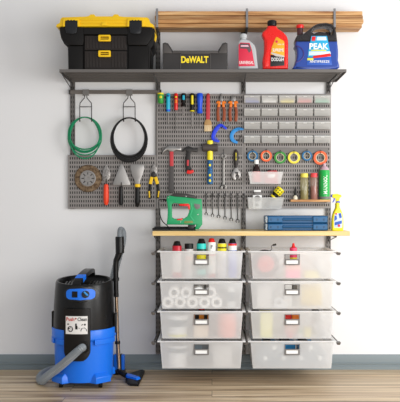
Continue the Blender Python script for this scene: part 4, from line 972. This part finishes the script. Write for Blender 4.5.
can(222, 0, 0, .36, 4.5, 238.6, mat('can_grey', '#cfcac8'), black, 'glue_bottle', 'yellow bottle with black cap in the top left drawer', 'bottle', ((yl, .66, .875), (mat('label_black', '#1c1a1a'), .75, .79)))
t, cc, R, h = can(232.4, 0, 0, .36, 4.3, 238.6, mat('bottle_blue_white', '#5c6fd0', .4), black, 'glue_bottle', 'bottle with red, white and blue bands at the right of the top left drawer', 'bottle', ((red, .82, .875), (white, .7, .82), (mat('label_royal', '#2257b8'), .6, .7)))
bm = writing('F', 210.8, 212.8, 245, 248.4, .36+4.2*S(.36)*1.012+.0004, .0006, .36, .02); O('lettering', bm, black, wt_[0])
# white rolls
rollm = mat('roll_white', '#f7f6f3', .6)
lo_z = floor_of(0, 1); R = 5.7*S(.42)
xs_ = [168, 180, 192.3, 204.6, 216.9]; r0 = None
nmx = ['far left', 'second from left', 'middle', 'fourth from left', 'far right']
for k in range(9):
    if k < 5: x, z, n = X(xs_[k], .42), lo_z+R, 'bottom row, ' + nmx[k]
    else:
        j = k-5; x = X((xs_[j]+xs_[j+1])/2, .42); half = (X(xs_[j+1], .42)-X(xs_[j], .42))/2; z = lo_z+R+math.sqrt(4*R*R-half*half)+.0004; n = 'upper row, ' + ['left end', 'second', 'behind the label window', 'right end'][j]
    lab = 'white paper roll seen end-on, ' + n
    if r0 is None:
        r0 = T('paper_roll', lab, 'roll', (x, -.25, z-R), 'white rolls in the second left drawer')
        bm = nb(); pr = [(R*.52, .10), (R*.98, .10), (R*.99, .104), (R*.99, .409), (R*.96, .413), (R*.52, .413)]
        rings(bm, [[Vector((x+a_*math.cos(2*PI*j/28), -q, z+a_*math.sin(2*PI*j/28))) for j in range(28)] for a_, q in pr], closed=True); O('paper', bm, rollm, r0)
        bm = nb(); pr = [(R*.46, .10), (R*.518, .10), (R*.518, .412), (R*.46, .412)]
        rings(bm, [[Vector((x+a_*math.cos(2*PI*j/28), -q, z+a_*math.sin(2*PI*j/28))) for j in range(28)] for a_, q in pr], closed=True); O('core', bm, mat('roll_core', '#b9b2a8', .8), r0)
        x00, z00 = x, z
    else: dup(r0, (x-x00, 0, z-z00), lab)
def bx(c, r, px0, px1, ytop, d0_, d1_, m_, name, label, cat_, ybot=None, bev=.002, parts=()):
    z0 = floor_of(c, r) if ybot is None else Z(ybot, d1_)
    t = T(name, label, cat_, ((X(px0, d1_)+X(px1, d1_))/2, -(d0_+d1_)/2, z0))
    bm = nb(); box(bm, X(px0, d1_), X(px1, d1_), d0_, d1_, z0, Z(ytop, d1_)); O('carton' if 'box' in name else 'body', bm, m_, t, bev)
    for m2, a_, b_, c_, e_ in parts:
        bm = nb(); pbox(bm, a_, b_, c_, e_, d1_+.0002, d1_+.0014, d1_); O('label', bm, m2, t)
    return t
def tub(c, r, px, rad, ytop, d, m_, lidm, name, label, cat_, bands=(), taper=.92):
    z0 = floor_of(c, r); s = S(d); R = rad*s; h = Z(ytop, d)-z0; cc = (X(px, d), -d, z0)
    t = T(name, label, cat_, cc)
    bm = nb(); lathe(bm, [(R*taper*.97, 0), (R*taper, .003), (R*.98, h*.93)], cc, seg=32); O('body', bm, m_, t)
    bm = nb(); lathe(bm, [(R, h*.93), (R*1.02, h*.935), (R*1.02, h*.99), (R*.98, h)], cc, seg=32); O('lid', bm, lidm, t)
    for m2, f0, f1 in bands:
        rr = lambda f: R*(taper+(.98-taper)*f/.93)*1.012
        bm = nb(); lathe(bm, [(rr(f0), h*f0), (rr(f1), h*f1)], cc, seg=32); O('label', bm, m2, t)
can(231, 0, 1, .36, 4.6, 286.4, white, white, 'white_bottle', 'white round bottle at the right of the rolls', 'bottle', ((mat('label_silver2', '#5c676e', .4), .3, .75),))
tub(0, 2, 178, 10.4, 312.6, .35, white, black, 'paint_tub', 'pale tub with dark lid and yellow base stripe in the third left drawer', 'tub', ((mat('label_silver2', '#5c676e'), .45, .75), (yl, .03, .12)))
bx(0, 2, 194, 208, 321.5, .30, .405, beige, 'cardboard_box', 'beige cardboard box below the label window, third left drawer', 'box')
bx(0, 2, 193, 209, 313.6, .18, .285, mat('orange_pack', '#e08a1c', .5), 'cardboard_box', 'orange and black package seen through the label window, third left drawer', 'box', parts=((black, 195, 199, 314, 320), (black, 204, 207.5, 314, 320)))
can(201.5, 0, 2, .14, 3.2, 304.5, black, red, 'spray_can', 'red-capped can at the back of the third left drawer', 'can', dome=False)
tub(0, 2, 227, 9.6, 310.6, .35, mat('pink_cylinder', '#f08c78', .5), black, 'paint_tub', 'salmon pink cylinder with dark top, third left drawer', 'tub', taper=.99)
tub(0, 3, 178, 10.4, 342.6, .35, white, black, 'paint_tub', 'white tub with grey printed band in the bottom left drawer', 'tub', ((mat('label_silver2', '#5c676e'), .62, .82),))
bx(0, 3, 193.4, 208.6, 343.6, .28, .40, mat('box_grey_dark', '#5b5e60', .5), 'cardboard_box', 'dark grey box behind the label of the bottom left drawer', 'box', parts=((mat('label_silver2', '#5c676e'), 195, 202, 345, 350),))
bx(0, 3, 213, 232, 346, .26, .39, mat('box_light', '#c9c6c2', .6), 'cardboard_box', 'light grey box at the right of the bottom left drawer', 'box')
tub(0, 3, 197, 5, 342.0, .2, black, black, 'small_tub', 'black tub peeking over the bottom left drawer rim', 'tub')
bm = nb()
# right column, top drawer: cable reel and others
t = T('cable_reel', 'orange and black cable reel standing in the top right drawer', 'reel', (X(267, .34), -.34, floor_of(1, 0)))
z0 = floor_of(1, 0); c = Vector((X(265.4, .34), 0, z0+13.6*S(.34))); Rr = 13.4*S(.34)
bm = nb(); lathe(bm, [(Rr, .30), (Rr, .306)], c, 'y', 36); lathe(bm, [(Rr, .366), (Rr, .372)], c, 'y', 36); O('flange', bm, black, t)
bm = nb()
for k in range(5): tube(bm, [c+Vector(((Rr-.011)*math.cos(2*PI*j/36), -.312-.012*k, (Rr-.011)*math.sin(2*PI*j/36))) for j in range(36)], .006, 6, closed=True)
O('cable', bm, orange, t)
bm = nb(); lathe(bm, [(Rr*.62, .3725), (Rr*.62, .376)], c, 'y', 30); O('hub', bm, red, t)
bm = nb(); tube(bm, cat([(X(270, .36), -.34, z0+.165), (X(272, .36), -.34, Z(249, .34)), (X(271.8, .36), -.34, Z(246, .34)), (X(274.6, .36), -.34, Z(244.6, .34))], 4), .0022, 6); tube(bm, [(X(273, .36), -.34, Z(245.2, .34)), (X(276.4, .36), -.34, Z(244.4, .34))], .006, 8)
one('cable_plug', bm, darkst, 'small dark plug on a bent wire sticking up above the top right drawer', 'plug')
t, cc, R_, h_ = can(293.4, 1, 0, .36, 3.6, 243, pink, red, 'detergent_bottle', 'slim pink-red bottle poking out of the top right drawer', 'bottle', ((yl, .52, .58),), dome=True, neck=.36)
bx(1, 0, 285.6, 300.6, 262.5, .395, .41, mat('box_peach', '#f2a892', .6), 'cardboard_box', 'peach and pink packet under the label of the top right drawer', 'box', parts=((mat('label_pinkish', '#ee6f94', .5), 286, 300.4, 270, 278),))
bx(1, 0, 304.6, 319, 271, .33, .40, mat('pack_pale_yellow', '#e8dc8e', .6), 'cardboard_box', 'pale yellow packet at the bottom of the top right drawer', 'box')
bm = nb(); tilt(bm, (X(314.6, .41), -.4, floor_of(1, 0)+.082), (X(324, .41), -.4, floor_of(1, 0)+.015), [(.010, 0), (.0115, .03), (.0115, .7), (.014, .72), (.014, 1)], 14); one('tube', bm, mat('tube_grey', '#b9bcc0', .4), 'grey-white tube slanting in the right of the top right drawer', 'tube')
# second right drawer
zf = floor_of(1, 1)
bx(1, 1, 257, 271.6, 286.6, .30, .40, mat('box_light', '#c9c6c2'), 'cardboard_box', 'light grey box at the left of the second right drawer', 'box')
bx(1, 1, 284, 292, 282.6, .20, .32, white, 'cardboard_box', 'white box behind the second right label window', 'box')
bx(1, 1, 293, 297, 282.6, .20, .32, grey_m, 'cardboard_box', 'slim grey box behind the second right label window', 'box')
t = T('tape_dispenser', 'white tape dispenser left of the label in the second right drawer', 'tape dispenser', (X(280, .39), -.38, zf))
bm = cut([[(273.6, 303), (274.6, 294), (279, 291.6), (286.6, 296.6), (287.4, 303)], circ(279, 297.4, 2.4, 16)], .36, .40, .002, .40)
dz = min(v.co.z for v in bm.verts)-zf
for v in bm.verts: v.co.z -= dz
O('body', bm, mat('dispenser_grey', '#d5d8da', .4), t)
t = T('hose_coil', 'yellowish ribbed coil lying in the second right drawer', 'coil', (X(312, .38), -.32, zf))
bm = nb(); R_ = .064; 
for k in range(9):
    xx = X(302.5+k*2.3, .38); tube(bm, [Vector((xx, -.32-R_*math.cos(2*PI*j/28), zf+R_+.0075+R_*math.sin(2*PI*j/28))) for j in range(28)], .0068, 6, closed=True)
O('coil', bm, mat('coil_yellow', '#e8c92a', .5), t)
bm = nb(); tube(bm, [(X(301.6, .38), -.32-R_+.014, zf+R_), (X(322.2, .38), -.32-R_+.014, zf+R_)], .004, 6); O('tie', bm, white, t)
# third right drawer
zf = floor_of(1, 2)
t = bx(1, 2, 260.6, 272.6, 313, .28, .40, mat('pack_lime', '#ddd75a', .5), 'brush_pack', 'yellow striped pack at the left of the third right drawer', 'pack', parts=((mat('stripe_pale', '#f4efb8', .5), 263, 264.4, 315, 330), (mat('stripe_pale', '#f4efb8'), 266, 267.4, 315, 330), (mat('stripe_pale', '#f4efb8'), 269, 270.4, 315, 330)))
bx(1, 2, 252.6, 259.4, 311.6, .2, .3, black, 'small_box', 'black box at the back left of the third right drawer', 'box')
bx(1, 2, 285, 291.5, 313.4, .18, .26, red, 'small_box', 'red box behind the third right label window', 'box')
bx(1, 2, 292.2, 299, 313.4, .18, .26, orange, 'small_box', 'orange box behind the third right label window', 'box')
bx(1, 2, 313.6, 320.4, 311.4, .2, .3, black, 'small_box', 'black box at the back right of the third right drawer', 'box')
can(289.6, 1, 2, .39, 3.2, 325.4, mat('can_red', '#c41f30'), pale_pk, 'small_bottle', 'short red bottle under the label of the third right drawer', 'bottle')
can(299.4, 1, 2, .39, 2.6, 328.4, mat('can_grey', '#cfcac8'), green_d, 'small_bottle', 'short grey bottle with green cap in the third right drawer', 'bottle')
tub(1, 2, 307.2, 4.6, 327, .37, mat('pack_gold', '#d8c84a', .5), mat('pack_gold', '#d8c84a'), 'small_tub', 'round yellow tin in the third right drawer', 'tin')
t = T('hand_tool', 'grey curved hand tool in the right of the third right drawer', 'tool', (X(319, .38), -.38, zf))
bm = cut([[(311.4, 326), (314, 322.4), (321, 320), (324, 322), (321.6, 324), (324.6, 327), (324.4, 337), (316.6, 337), (316, 329)]], .36, .40, .004, .40, smooth=False)
dz = min(v.co.z for v in bm.verts)-zf
for v in bm.verts: v.co.z -= dz
O('body', bm, mat('dispenser_dark', '#8d8f92', .4), t)
# bottom right drawer: blue trays + clear round-ended case with studs
zf = floor_of(1, 3)
for k, (a_, b_) in enumerate(((262.6, 276), (279.6, 295.4), (298.4, 313))):
    t = T('blue_tin', f'blue lidded container, {("left", "middle", "right")[k]} of the three in the bottom right drawer', 'container', (X((a_+b_)/2, .24), -.24, zf), 'blue containers in the bottom right drawer')
    z1 = Z(341.0, .30); bm = nb(); box(bm, X(a_, .30), X(b_, .30), .19, .30, zf, z1-.008); O('body', bm, mat('tin_blue', '#1788c8', .35), t, .002)
    bm = nb(); box(bm, X(a_+1, .30), X(b_-5, .30), .185, .302, z1-.0078, z1); O('lid', bm, black, t, .001)
t = T('rounded_case', 'pale grey round-ended case with six round studs in the bottom right drawer', 'case', (X(292, .40), -.37, zf))
bm = cut([[(255.6, 367)] + arc(266, 356, 11.4, 180, 90, 8) + [(283, 344.6), (284, 352), (301.4, 352), (302.4, 344.6)] + arc(314, 357, 12.4, 90, 0, 8) + [(326.4, 367)]], .33, .40, .01, .40, bres=3)
dz = min(v.co.z for v in bm.verts)-zf
for v in bm.verts: v.co.z -= dz
O('shell', bm, mat('case_pale', '#75848f', .3), t)
for a_, c_ in ((265.2, 358), (283.6, 358), (301, 358), (320, 358), (274, 347.6), (310.6, 347.6)):
    bm = nb(); lathe(bm, [(.014, .4002), (.014, .405), (.009, .4075)], Vector((X(a_, .405), 0, Z(c_, .405))), 'y', 18); O('stud', bm, white, t)

# ------------------------------------------------------------------ vacuum cleaner
VC = Vector((X(84.2, .40), -.40, 0)); xv = VC.x
vblack = mat('vacuum_black', '#0d0c0c', .30, spec=.35); vblue = mat('vacuum_blue', '#1473ea', .33)
t = T('vacuum_cleaner', 'blue and black drum vacuum cleaner with grey hose on the wooden floor', 'vacuum cleaner', (xv, -.40, 0))
def csec(r, z, tiltz=0., n=56, sq=1.): return [Vector((xv+r*math.cos(2*PI*j/n), VC.y+r*sq*math.sin(2*PI*j/n), z+tiltz*math.sin(2*PI*j/n))) for j in range(n)]
bm = nb(); rings(bm, [csec(r, z) for r, z in ((.165, .036), (.175, .040), (.1775, .07), (.181, .20), (.184, .285), (.189, .29), (.198, .302), (.199, .352), (.196, .358), (.17, .358))])
tank = O('tank', bm, vblue, t)
# stepped rim band and feet
for a0_, a1_ in ((-140, -112), (-62, -10), (190, 212)):
    bm = nb(); seg = 14; q = []
    for z in (.268, .300):
        for rr in (.184, .201):
            q.append([Vector((xv+rr*math.cos(math.radians(a0_+(a1_-a0_)*j/seg)), VC.y+rr*math.sin(math.radians(a0_+(a1_-a0_)*j/seg)), z)) for j in range(seg+1)])
    o = [[q[0][j], q[1][j], q[3][j], q[2][j]] for j in range(seg+1)]; rings(bm, o)
    O('rim_step', bm, vblue, tank, .002)
for sx, sy in ((-1, -1), (1, -1), (-1, 1), (1, 1)):
    bm = nb(); cx_, cy_ = xv+sx*.118, VC.y+sy*.118; w = .052
    dirx = Vector((sx, sy, 0)).normalized(); sd = Vector((-dirx.y, dirx.x, 0)); b0 = Vector((cx_, cy_, 0))
    def foot(z, f, wid): return [b0-dirx*.05+sd*wid+Vector((0,0,z)), b0-dirx*.05-sd*wid+Vector((0,0,z)), b0+dirx*f-sd*wid*.75+Vector((0,0,z)), b0+dirx*f+sd*wid*.75+Vector((0,0,z))]
    rings(bm, [foot(.034, .036, .075), foot(.072, .036, .072), foot(.105, -.006, .05)]); O('foot', bm, vblue, t, .004)
    bm = nb(); wc = b0+dirx*.004; lathe(bm, [(.016, -.011), (.018, -.009), (.018, .009), (.016, .011)], wc+Vector((0, 0, .0182)), 'x', 18); box(bm, wc.x-.005, wc.x+.005, -wc.y-.005, -wc.y+.005, .03, .037); O('caster', bm, black, t)
# motor head
def RH(z): # radius of the head with height
    pts = [(.35, .190), (.40, .190), (.50, .186), (.58, .181), (.63, .176), (.66, .172)]
    for (a_, ra), (b_, rb) in zip(pts, pts[1:]):
        if z <= b_: return ra+(rb-ra)*max(0, (z-a_)/(b_-a_))
    return .172
tz = .016
bm = nb(); rings(bm, [csec(.182, .352), csec(.190, .358), csec(.190, .40), csec(.186, .50, tz*.3), csec(.181, .58, tz*.6), csec(.176, .635, tz), csec(.170, .648, tz), csec(.160, .648, tz), csec(.153, .635, tz), csec(.146, .604, tz*.6)])
hd = O('motor_head', bm, vblack, t)
bm = nb()
for k in range(-6, 7):
    if abs(k) < 2: continue
    x = xv+k*.019; y = math.sqrt(max(0, .135**2-(k*.019)**2)); yy = .55*y
    rings(bm, [[Vector((x-.005, VC.y-yy, .600)), Vector((x+.005, VC.y-yy, .600)), Vector((x+.005, VC.y-yy, .618)), Vector((x-.005, VC.y-yy, .618))],
               [Vector((x-.005, VC.y+yy, .610)), Vector((x+.005, VC.y+yy, .610)), Vector((x+.005, VC.y+yy, .634)), Vector((x-.005, VC.y+yy, .634))]])
O('vent_rib', bm, mat('vent_black', '#2b2a2a', .4), hd)
# carrying handle, runs front to back
def hsec(p, w, h): return [p+Vector((-w, 0, -h)), p+Vector((w, 0, -h)), p+Vector((w, 0, h)), p+Vector((-w, 0, h))]
hp = cat([(xv-.020, VC.y-.158, .622), (xv-.016, VC.y-.13, .645), (xv-.004, VC.y-.06, .672), (xv+.010, VC.y+.04, .692), (xv+.018, VC.y+.13, .69), (xv+.020, VC.y+.158, .645)], 6)
bm = nb(); rings(bm, [hsec(p, .026, .014) for p in hp]); O('carry_handle', bm, vblack, t, .004)
bm = nb(); rings(bm, [hsec(p, .0266, .0148) for p in hp[8:13]]); O('handle_button', bm, vblue, t, .002)
def patch(xc, z0, z1, hw_, off, th_, rf, n=14, m_=16):
    """curved panel hugging the drum front; hw_(f) half width at height fraction"""
    bm = nb(); G = []
    for k in (0, 1):
        g = []
        for i in range(n+1):
            f = i/n; z = z0+(z1-z0)*f; w = max(hw_(f), 1e-4); row = []
            for j in range(m_+1):
                x = xc-w+2*w*j/m_; r = rf(z)+off+(th_ if k else 0)
                row.append(bm.verts.new((x, VC.y-math.sqrt(max(r*r-(x-xv)**2, .0001)), z)))
            g.append(row)
        G.append(g)
    a_, b_ = G
    for i in range(n):
        for j in range(m_):
            bm.faces.new((b_[i][j], b_[i][j+1], b_[i+1][j+1], b_[i+1][j])); bm.faces.new((a_[i][j], a_[i+1][j], a_[i+1][j+1], a_[i][j+1]))
    bd = [(i, 0) for i in range(n+1)] + [(n, j) for j in range(1, m_+1)] + [(i, m_) for i in range(n-1, -1, -1)] + [(0, j) for j in range(m_-1, 0, -1)]
    for u in range(len(bd)):
        (i, j), (k, l) = bd[u], bd[(u+1) % len(bd)]
        bm.faces.new((a_[i][j], a_[k][l], b_[k][l], b_[i][j]))
    return bm
FD = .585
def zF(py): return Z(py, FD)
def xF(px): return X(px, FD)
ell = lambda w, p=2.6: (lambda f: w*max(0, 1-abs(2*f-1)**p)**(1/p))
so = 15.8*S(FD)
O('control_bezel', patch(xF(80.4), zF(302.6), zF(286.2), ell(so*1.12, 2.2), -.002, .006, RH, 18, 20), mat('bezel_black', '#0e0e0e', .3), t)
cp = O('control_panel', patch(xF(80.2), zF(300.2), zF(288.6), ell(so*.92, 3.4), .004, .004, RH, 18, 20), vblue, t, 0, 'blue oval control panel')
O('power_switch', patch(xF(74.8), zF(297.4), zF(291.4), lambda f: 2.8*S(FD), .008, .003, RH, 4, 6), black, cp)
O('dial', patch(xF(85.6), zF(298.0), zF(290.6), ell(3.7*S(FD), 2), .008, .006, RH, 10, 10), black, cp)
bm = nb(); yk = VC.y-.181-.015+ .004; 
def fy(x, z, off): r = RH(z)+off; return VC.y-math.sqrt(r*r-(x-xv)**2)
pa = (xF(84.2), zF(291.8)); pb = (xF(88), zF(295.6))
tube(bm, [(pa[0], fy(*pa, .017), pa[1]), (pb[0], fy(*pb, .017), pb[1])], .006, 8); O('dial_grip', bm, blue_l, cp)
# front plate with label and hose port
RP = lambda z: .1985
hw_ = 13.2*S(FD); O('front_plate', patch(xF(77.4), zF(360.4), zF(308.6), lambda f: hw_*(1 if f > .2 else math.sqrt(max(.0, 1-((.2-f)/.2)**2*.75))), .0, .014, RP, 24, 14), mat('plate_black', '#120f0e', .35, spec=.35), t)
lb = O('label', patch(xF(77.2), zF(333.4), zF(315.6), lambda f: 11*S(FD), .0143, .0012, RP, 6, 14), mat('label_offwhite', '#e9e6e3', .5), t)
def bend(bm, off):
    for v in bm.verts: v.co.y = VC.y-math.sqrt((RP(0)+off)**2-(v.co.x-xv)**2)-(.0006 if v.co.y < -.0003 else 0)
    return bm
FD2 = .60
def bt(s_, a_, b_, c_, d_, bold=.02): return bend(writing(s_, a_, b_, c_, d_, 0, .0008, FD, bold), .0158)
O('lettering', bt('Push', 66.8, 75.2, 316.8, 320.4), mat('letter_red', '#c8342a', .5), lb)
O('lettering', bt('Clean', 78.4, 87.6, 316.8, 320.4), mat('label_black', '#1c1a1a'), lb)
bm = bend(cut([circ(76.6, 318, .9, 12)], -.0008, 0, .0001, FD), .0158); O('mark', bm, mat('letter_red', '#c8342a'), lb)
bm = cut([circ(71, 328.4, 2.9, 18), stroke([(69.2, 329.8), (72.8, 327)], [1, 1], smooth=False)], -.0008, 0, .0001, FD)
for o_ in ([stroke([(68, 323.6), (69.6, 323.6)], [1.2, 1.2], smooth=False)], [[(76, 322.8), (77.6, 322.8), (77.6, 324.6), (78.4, 325.6), (78.4, 328.6), (76, 328.6)]], [stroke([(78.8, 327.2), (81, 327.6)], [.4, .4], smooth=False)], [[(81.4, 329.6), (82.4, 327.4), (85.4, 327), (87.4, 328.8), (87.6, 330.6), (81.4, 330.6)]], [circ(85.6, 324, 1, 10)], [stroke([(82.2, 324.6), (83.8, 323.6)], [.8, .8], smooth=False)]): cut(o_, -.0008, 0, .0001, FD, into=bm)
O('pictogram', bend(bm, .0158), mat('label_black', '#1c1a1a'), lb)
# hose port
PX_, PZ_ = X(82.6, .62), Z(347.6, .62)
bm = nb(); lathe(bm, [(.036, .586), (.040, .592), (.040, .606), (.034, .614), (.027, .614)], Vector((PX_, 0, PZ_)), 'y', 28); O('hose_port', bm, mat('port_black', '#111010', .3), t)
bm = nb(); box(bm, X(52.2, .42), X(54.6, .42), .40, .44, .345, .455); O('side_clip', bm, vblack, t, .003)
bm = nb(); box(bm, X(116.4, .40)-.012, X(116.4, .40)+.002, .37, .43, .32, .44); O('side_clip', bm, vblack, t, .003)
# hose
NZ = lambda px, py, d: P(px, py, d)
hp = [Vector((PX_, -.61, PZ_)), P(80.0, 349.2, .645), P(74.6, 353.8, .635), P(66.4, 361.2, .60), P(57.6, 368.6, .555), P(49.2, 374.6, .515)]
hp += [Vector((X(42.4, .46), -.465, .031)), Vector((X(40.2, .40), -.40, .027)), Vector((X(41, .32), -.31, .025)), Vector((X(46, .22), -.20, .025)), Vector((X(58, .1), -.10, .026)), Vector((X(75, .1), -.075, .05)), Vector((X(95, .1), -.075, .20)), Vector((X(107, .1), -.08, .40)), P(112.6, 283, .13), P(115.6, 268, .17), P(119.6, 254, .22), P(122.6, 242, .25), P(123, 233, .27), P(120.9, 229.6, .285), P(119.7, 233, .29), P(119.7, 240, .29)]
path = cat(hp, 26)
bm = nb(); tube(bm, path, lambda f, i: (.0215+.0035*min(i/150, 1) if i < 26*13 else .025-(i-26*13)/(26*7.)*.0085) + (.0022 if (i//1) % 4 < 2 else -.0014), 14)
O('hose', bm, mat('hose_grey', '#8b9196', .32), t, 0, 'grey ribbed hose')

# ------------------------------------------------------------------ suction wand with nozzle
t = T('suction_wand', 'upright suction wand with black grip and flat floor nozzle beside the vacuum', 'vacuum wand', (X(118.6, .30), -.30, 0))
WDp = .29
bm = nb(); tilt(bm, P(119.9, 253.4, WDp), P(119.6, 236.6, WDp), [(.025, 0), (.028, .04), (.028, .92), (.0265, 1)], 20); O('grip_sleeve', bm, vblack, t)
bm = nb(); tube(bm, cat([P(119.4, 252, WDp), P(117.6, 257.5, WDp), P(116, 262, WDp), P(115.8, 274, WDp), P(116.2, 294, WDp)], 5), lambda f, i: .022-.007*f, 16); O('bent_pipe', bm, vblack, t)
bm = nb(); tilt(bm, P(116, 277.4, WDp), P(116, 280.8, WDp), [(.018, 0), (.020, .1), (.020, .9), (.018, 1)], 18); box(bm, X(109, WDp), X(114, WDp), WDp-.01, WDp+.004, Z(281, WDp), Z(279.4, WDp)); O('clamp_ring', bm, black, t)
bm = nb(); tilt(bm, P(116.2, 293, WDp), P(116.3, 297, WDp), [(.014, 0), (.016, .1), (.016, .9), (.014, 1)], 18); O('clamp_ring', bm, black, t)
bm = nb(); tube(bm, [P(116.2, 292, WDp), P(117.6, 342, WDp)], .0115, 16); tube(bm, [P(117.6, 340, WDp), P(119, 370.5, WDp)], .0128, 16); O('steel_tube', bm, mat('tube_bronze', '#a08a76', .22, .95), t)
bm = nb(); tilt(bm, P(117.5, 341, WDp), P(117.6, 344, WDp), [(.015, 0), (.017, .1), (.017, .9), (.015, 1)], 18); O('slide_lock', bm, black, t)
bm = nb(); tube(bm, cat([P(119, 369, WDp), P(119.6, 371.4, WDp+.005), P(122.5, 373.6, WDp+.02), P(126, 375.4, WDp+.03)], 5), .017, 14); O('swivel_joint', bm, black, t)
def F(px, py, z=0.): # a point on a level plane z seen at that px
    dist = (CH-z)*FPX/(py-VY); return Vector(((px-VX)*dist/FPX, -(CAMD-dist), z))
lo = [F(125.4, 377.0), F(125.6, 383.0), F(130, 386.2), F(138.6, 386.6), F(144.8, 372.4), F(142.4, 371.6)]
ce = sum(lo, Vector())/len(lo)
bm = nb(); rings(bm, [[p+Vector((0, 0, .001)) for p in lo], [p+Vector((0, 0, .014)) for p in lo], [ce+(p-ce)*.72+Vector((0, 0, .026)) for p in lo]]); O('floor_nozzle', bm, black, t, .002)
up_ = [F(124.2, 373.6, .03), F(126.4, 377.0, .03), F(137, 379.6, .03), F(140.8, 378.0, .03), F(131, 374.8, .03)]
ce = sum(up_, Vector())/len(up_)
bm = nb(); rings(bm, [[p+Vector((0, 0, -.006)) for p in up_], [ce+(p-ce)*.85+Vector((0, 0, .008)) for p in up_]]); O('nozzle_cover', bm, vblue, t, .002, 'blue top cover')
# blue wheeled bracket behind the wand (rear wheel of the cleaner)
t = T('tool_holder', 'blue and black upright tool holder behind the wand near the skirting', 'holder', (X(119.6, .16), -.16, 0))
bm = cut([rrect(113.4, 118.4, 354.6, 372, 1.5)], .12, .16, .004, .16); O('blue_plate', bm, vblue, t)
bm = cut([rrect(119.8, 124.4, 355, 372.6, 1.5)], .12, .16, .004, .16); O('blue_upright', bm, vblue, t)
bm = cut([[(118, 356), (121.4, 354.4), (121.6, 371.6), (118, 372)]], .11, .166, .003, .16); O('black_spine', bm, black, t)
bm = nb(); zb3 = min(Z(371.4, .16), .02); box(bm, X(113.4, .16), X(124.6, .16), .10, .18, 0.0005, .03); O('base', bm, black, t, .003)

# ------------------------------------------------------------------ light and camera
w = bpy.data.worlds.new('World'); scene.world = w; w.use_nodes = True
bg = w.node_tree.nodes['Background']; bg.inputs[0].default_value = (.93, .96, 1, 1); bg.inputs[1].default_value = .56
def area(name, loc, target, sx, sy, power, col):
    l = bpy.data.lights.new(name, 'AREA'); l.shape = 'RECTANGLE'; l.size = sx; l.size_y = sy; l.energy = power; l.color = col
    o = bpy.data.objects.new(name, l); COL.objects.link(o); o.location = loc
    o.rotation_euler = (Vector(target)-Vector(loc)).to_track_quat('-Z', 'Y').to_euler(); return o
area('window_light', (3.2, -2.6, 1.6), (.9, 0, 1.2), 2.0, 2.0, 108, (1, .99, .975))
area('front_fill_light', (1.3, -4.4, .95), (.2, 0, 1.1), 2.4, 1.6, 60, (1, .99, .975))  # added fill from the front, no window there; softens shadows under the shelves
cam = bpy.data.cameras.new('camera'); co = bpy.data.objects.new('camera', cam); COL.objects.link(co)
co.location = (0, -CAMD, CH); co.rotation_euler = (PI/2, 0, 0)
cam.sensor_fit = 'HORIZONTAL'; cam.sensor_width = 36; cam.lens = FPX/400*36
cam.shift_x = (200-VX)/400; cam.shift_y = (VY-201)/400
scene.camera = co
vs = scene.view_settings; vs.view_transform = 'Standard'; vs.look = 'None'; vs.exposure = 0.; vs.gamma = 1; vs.use_curve_mapping = False
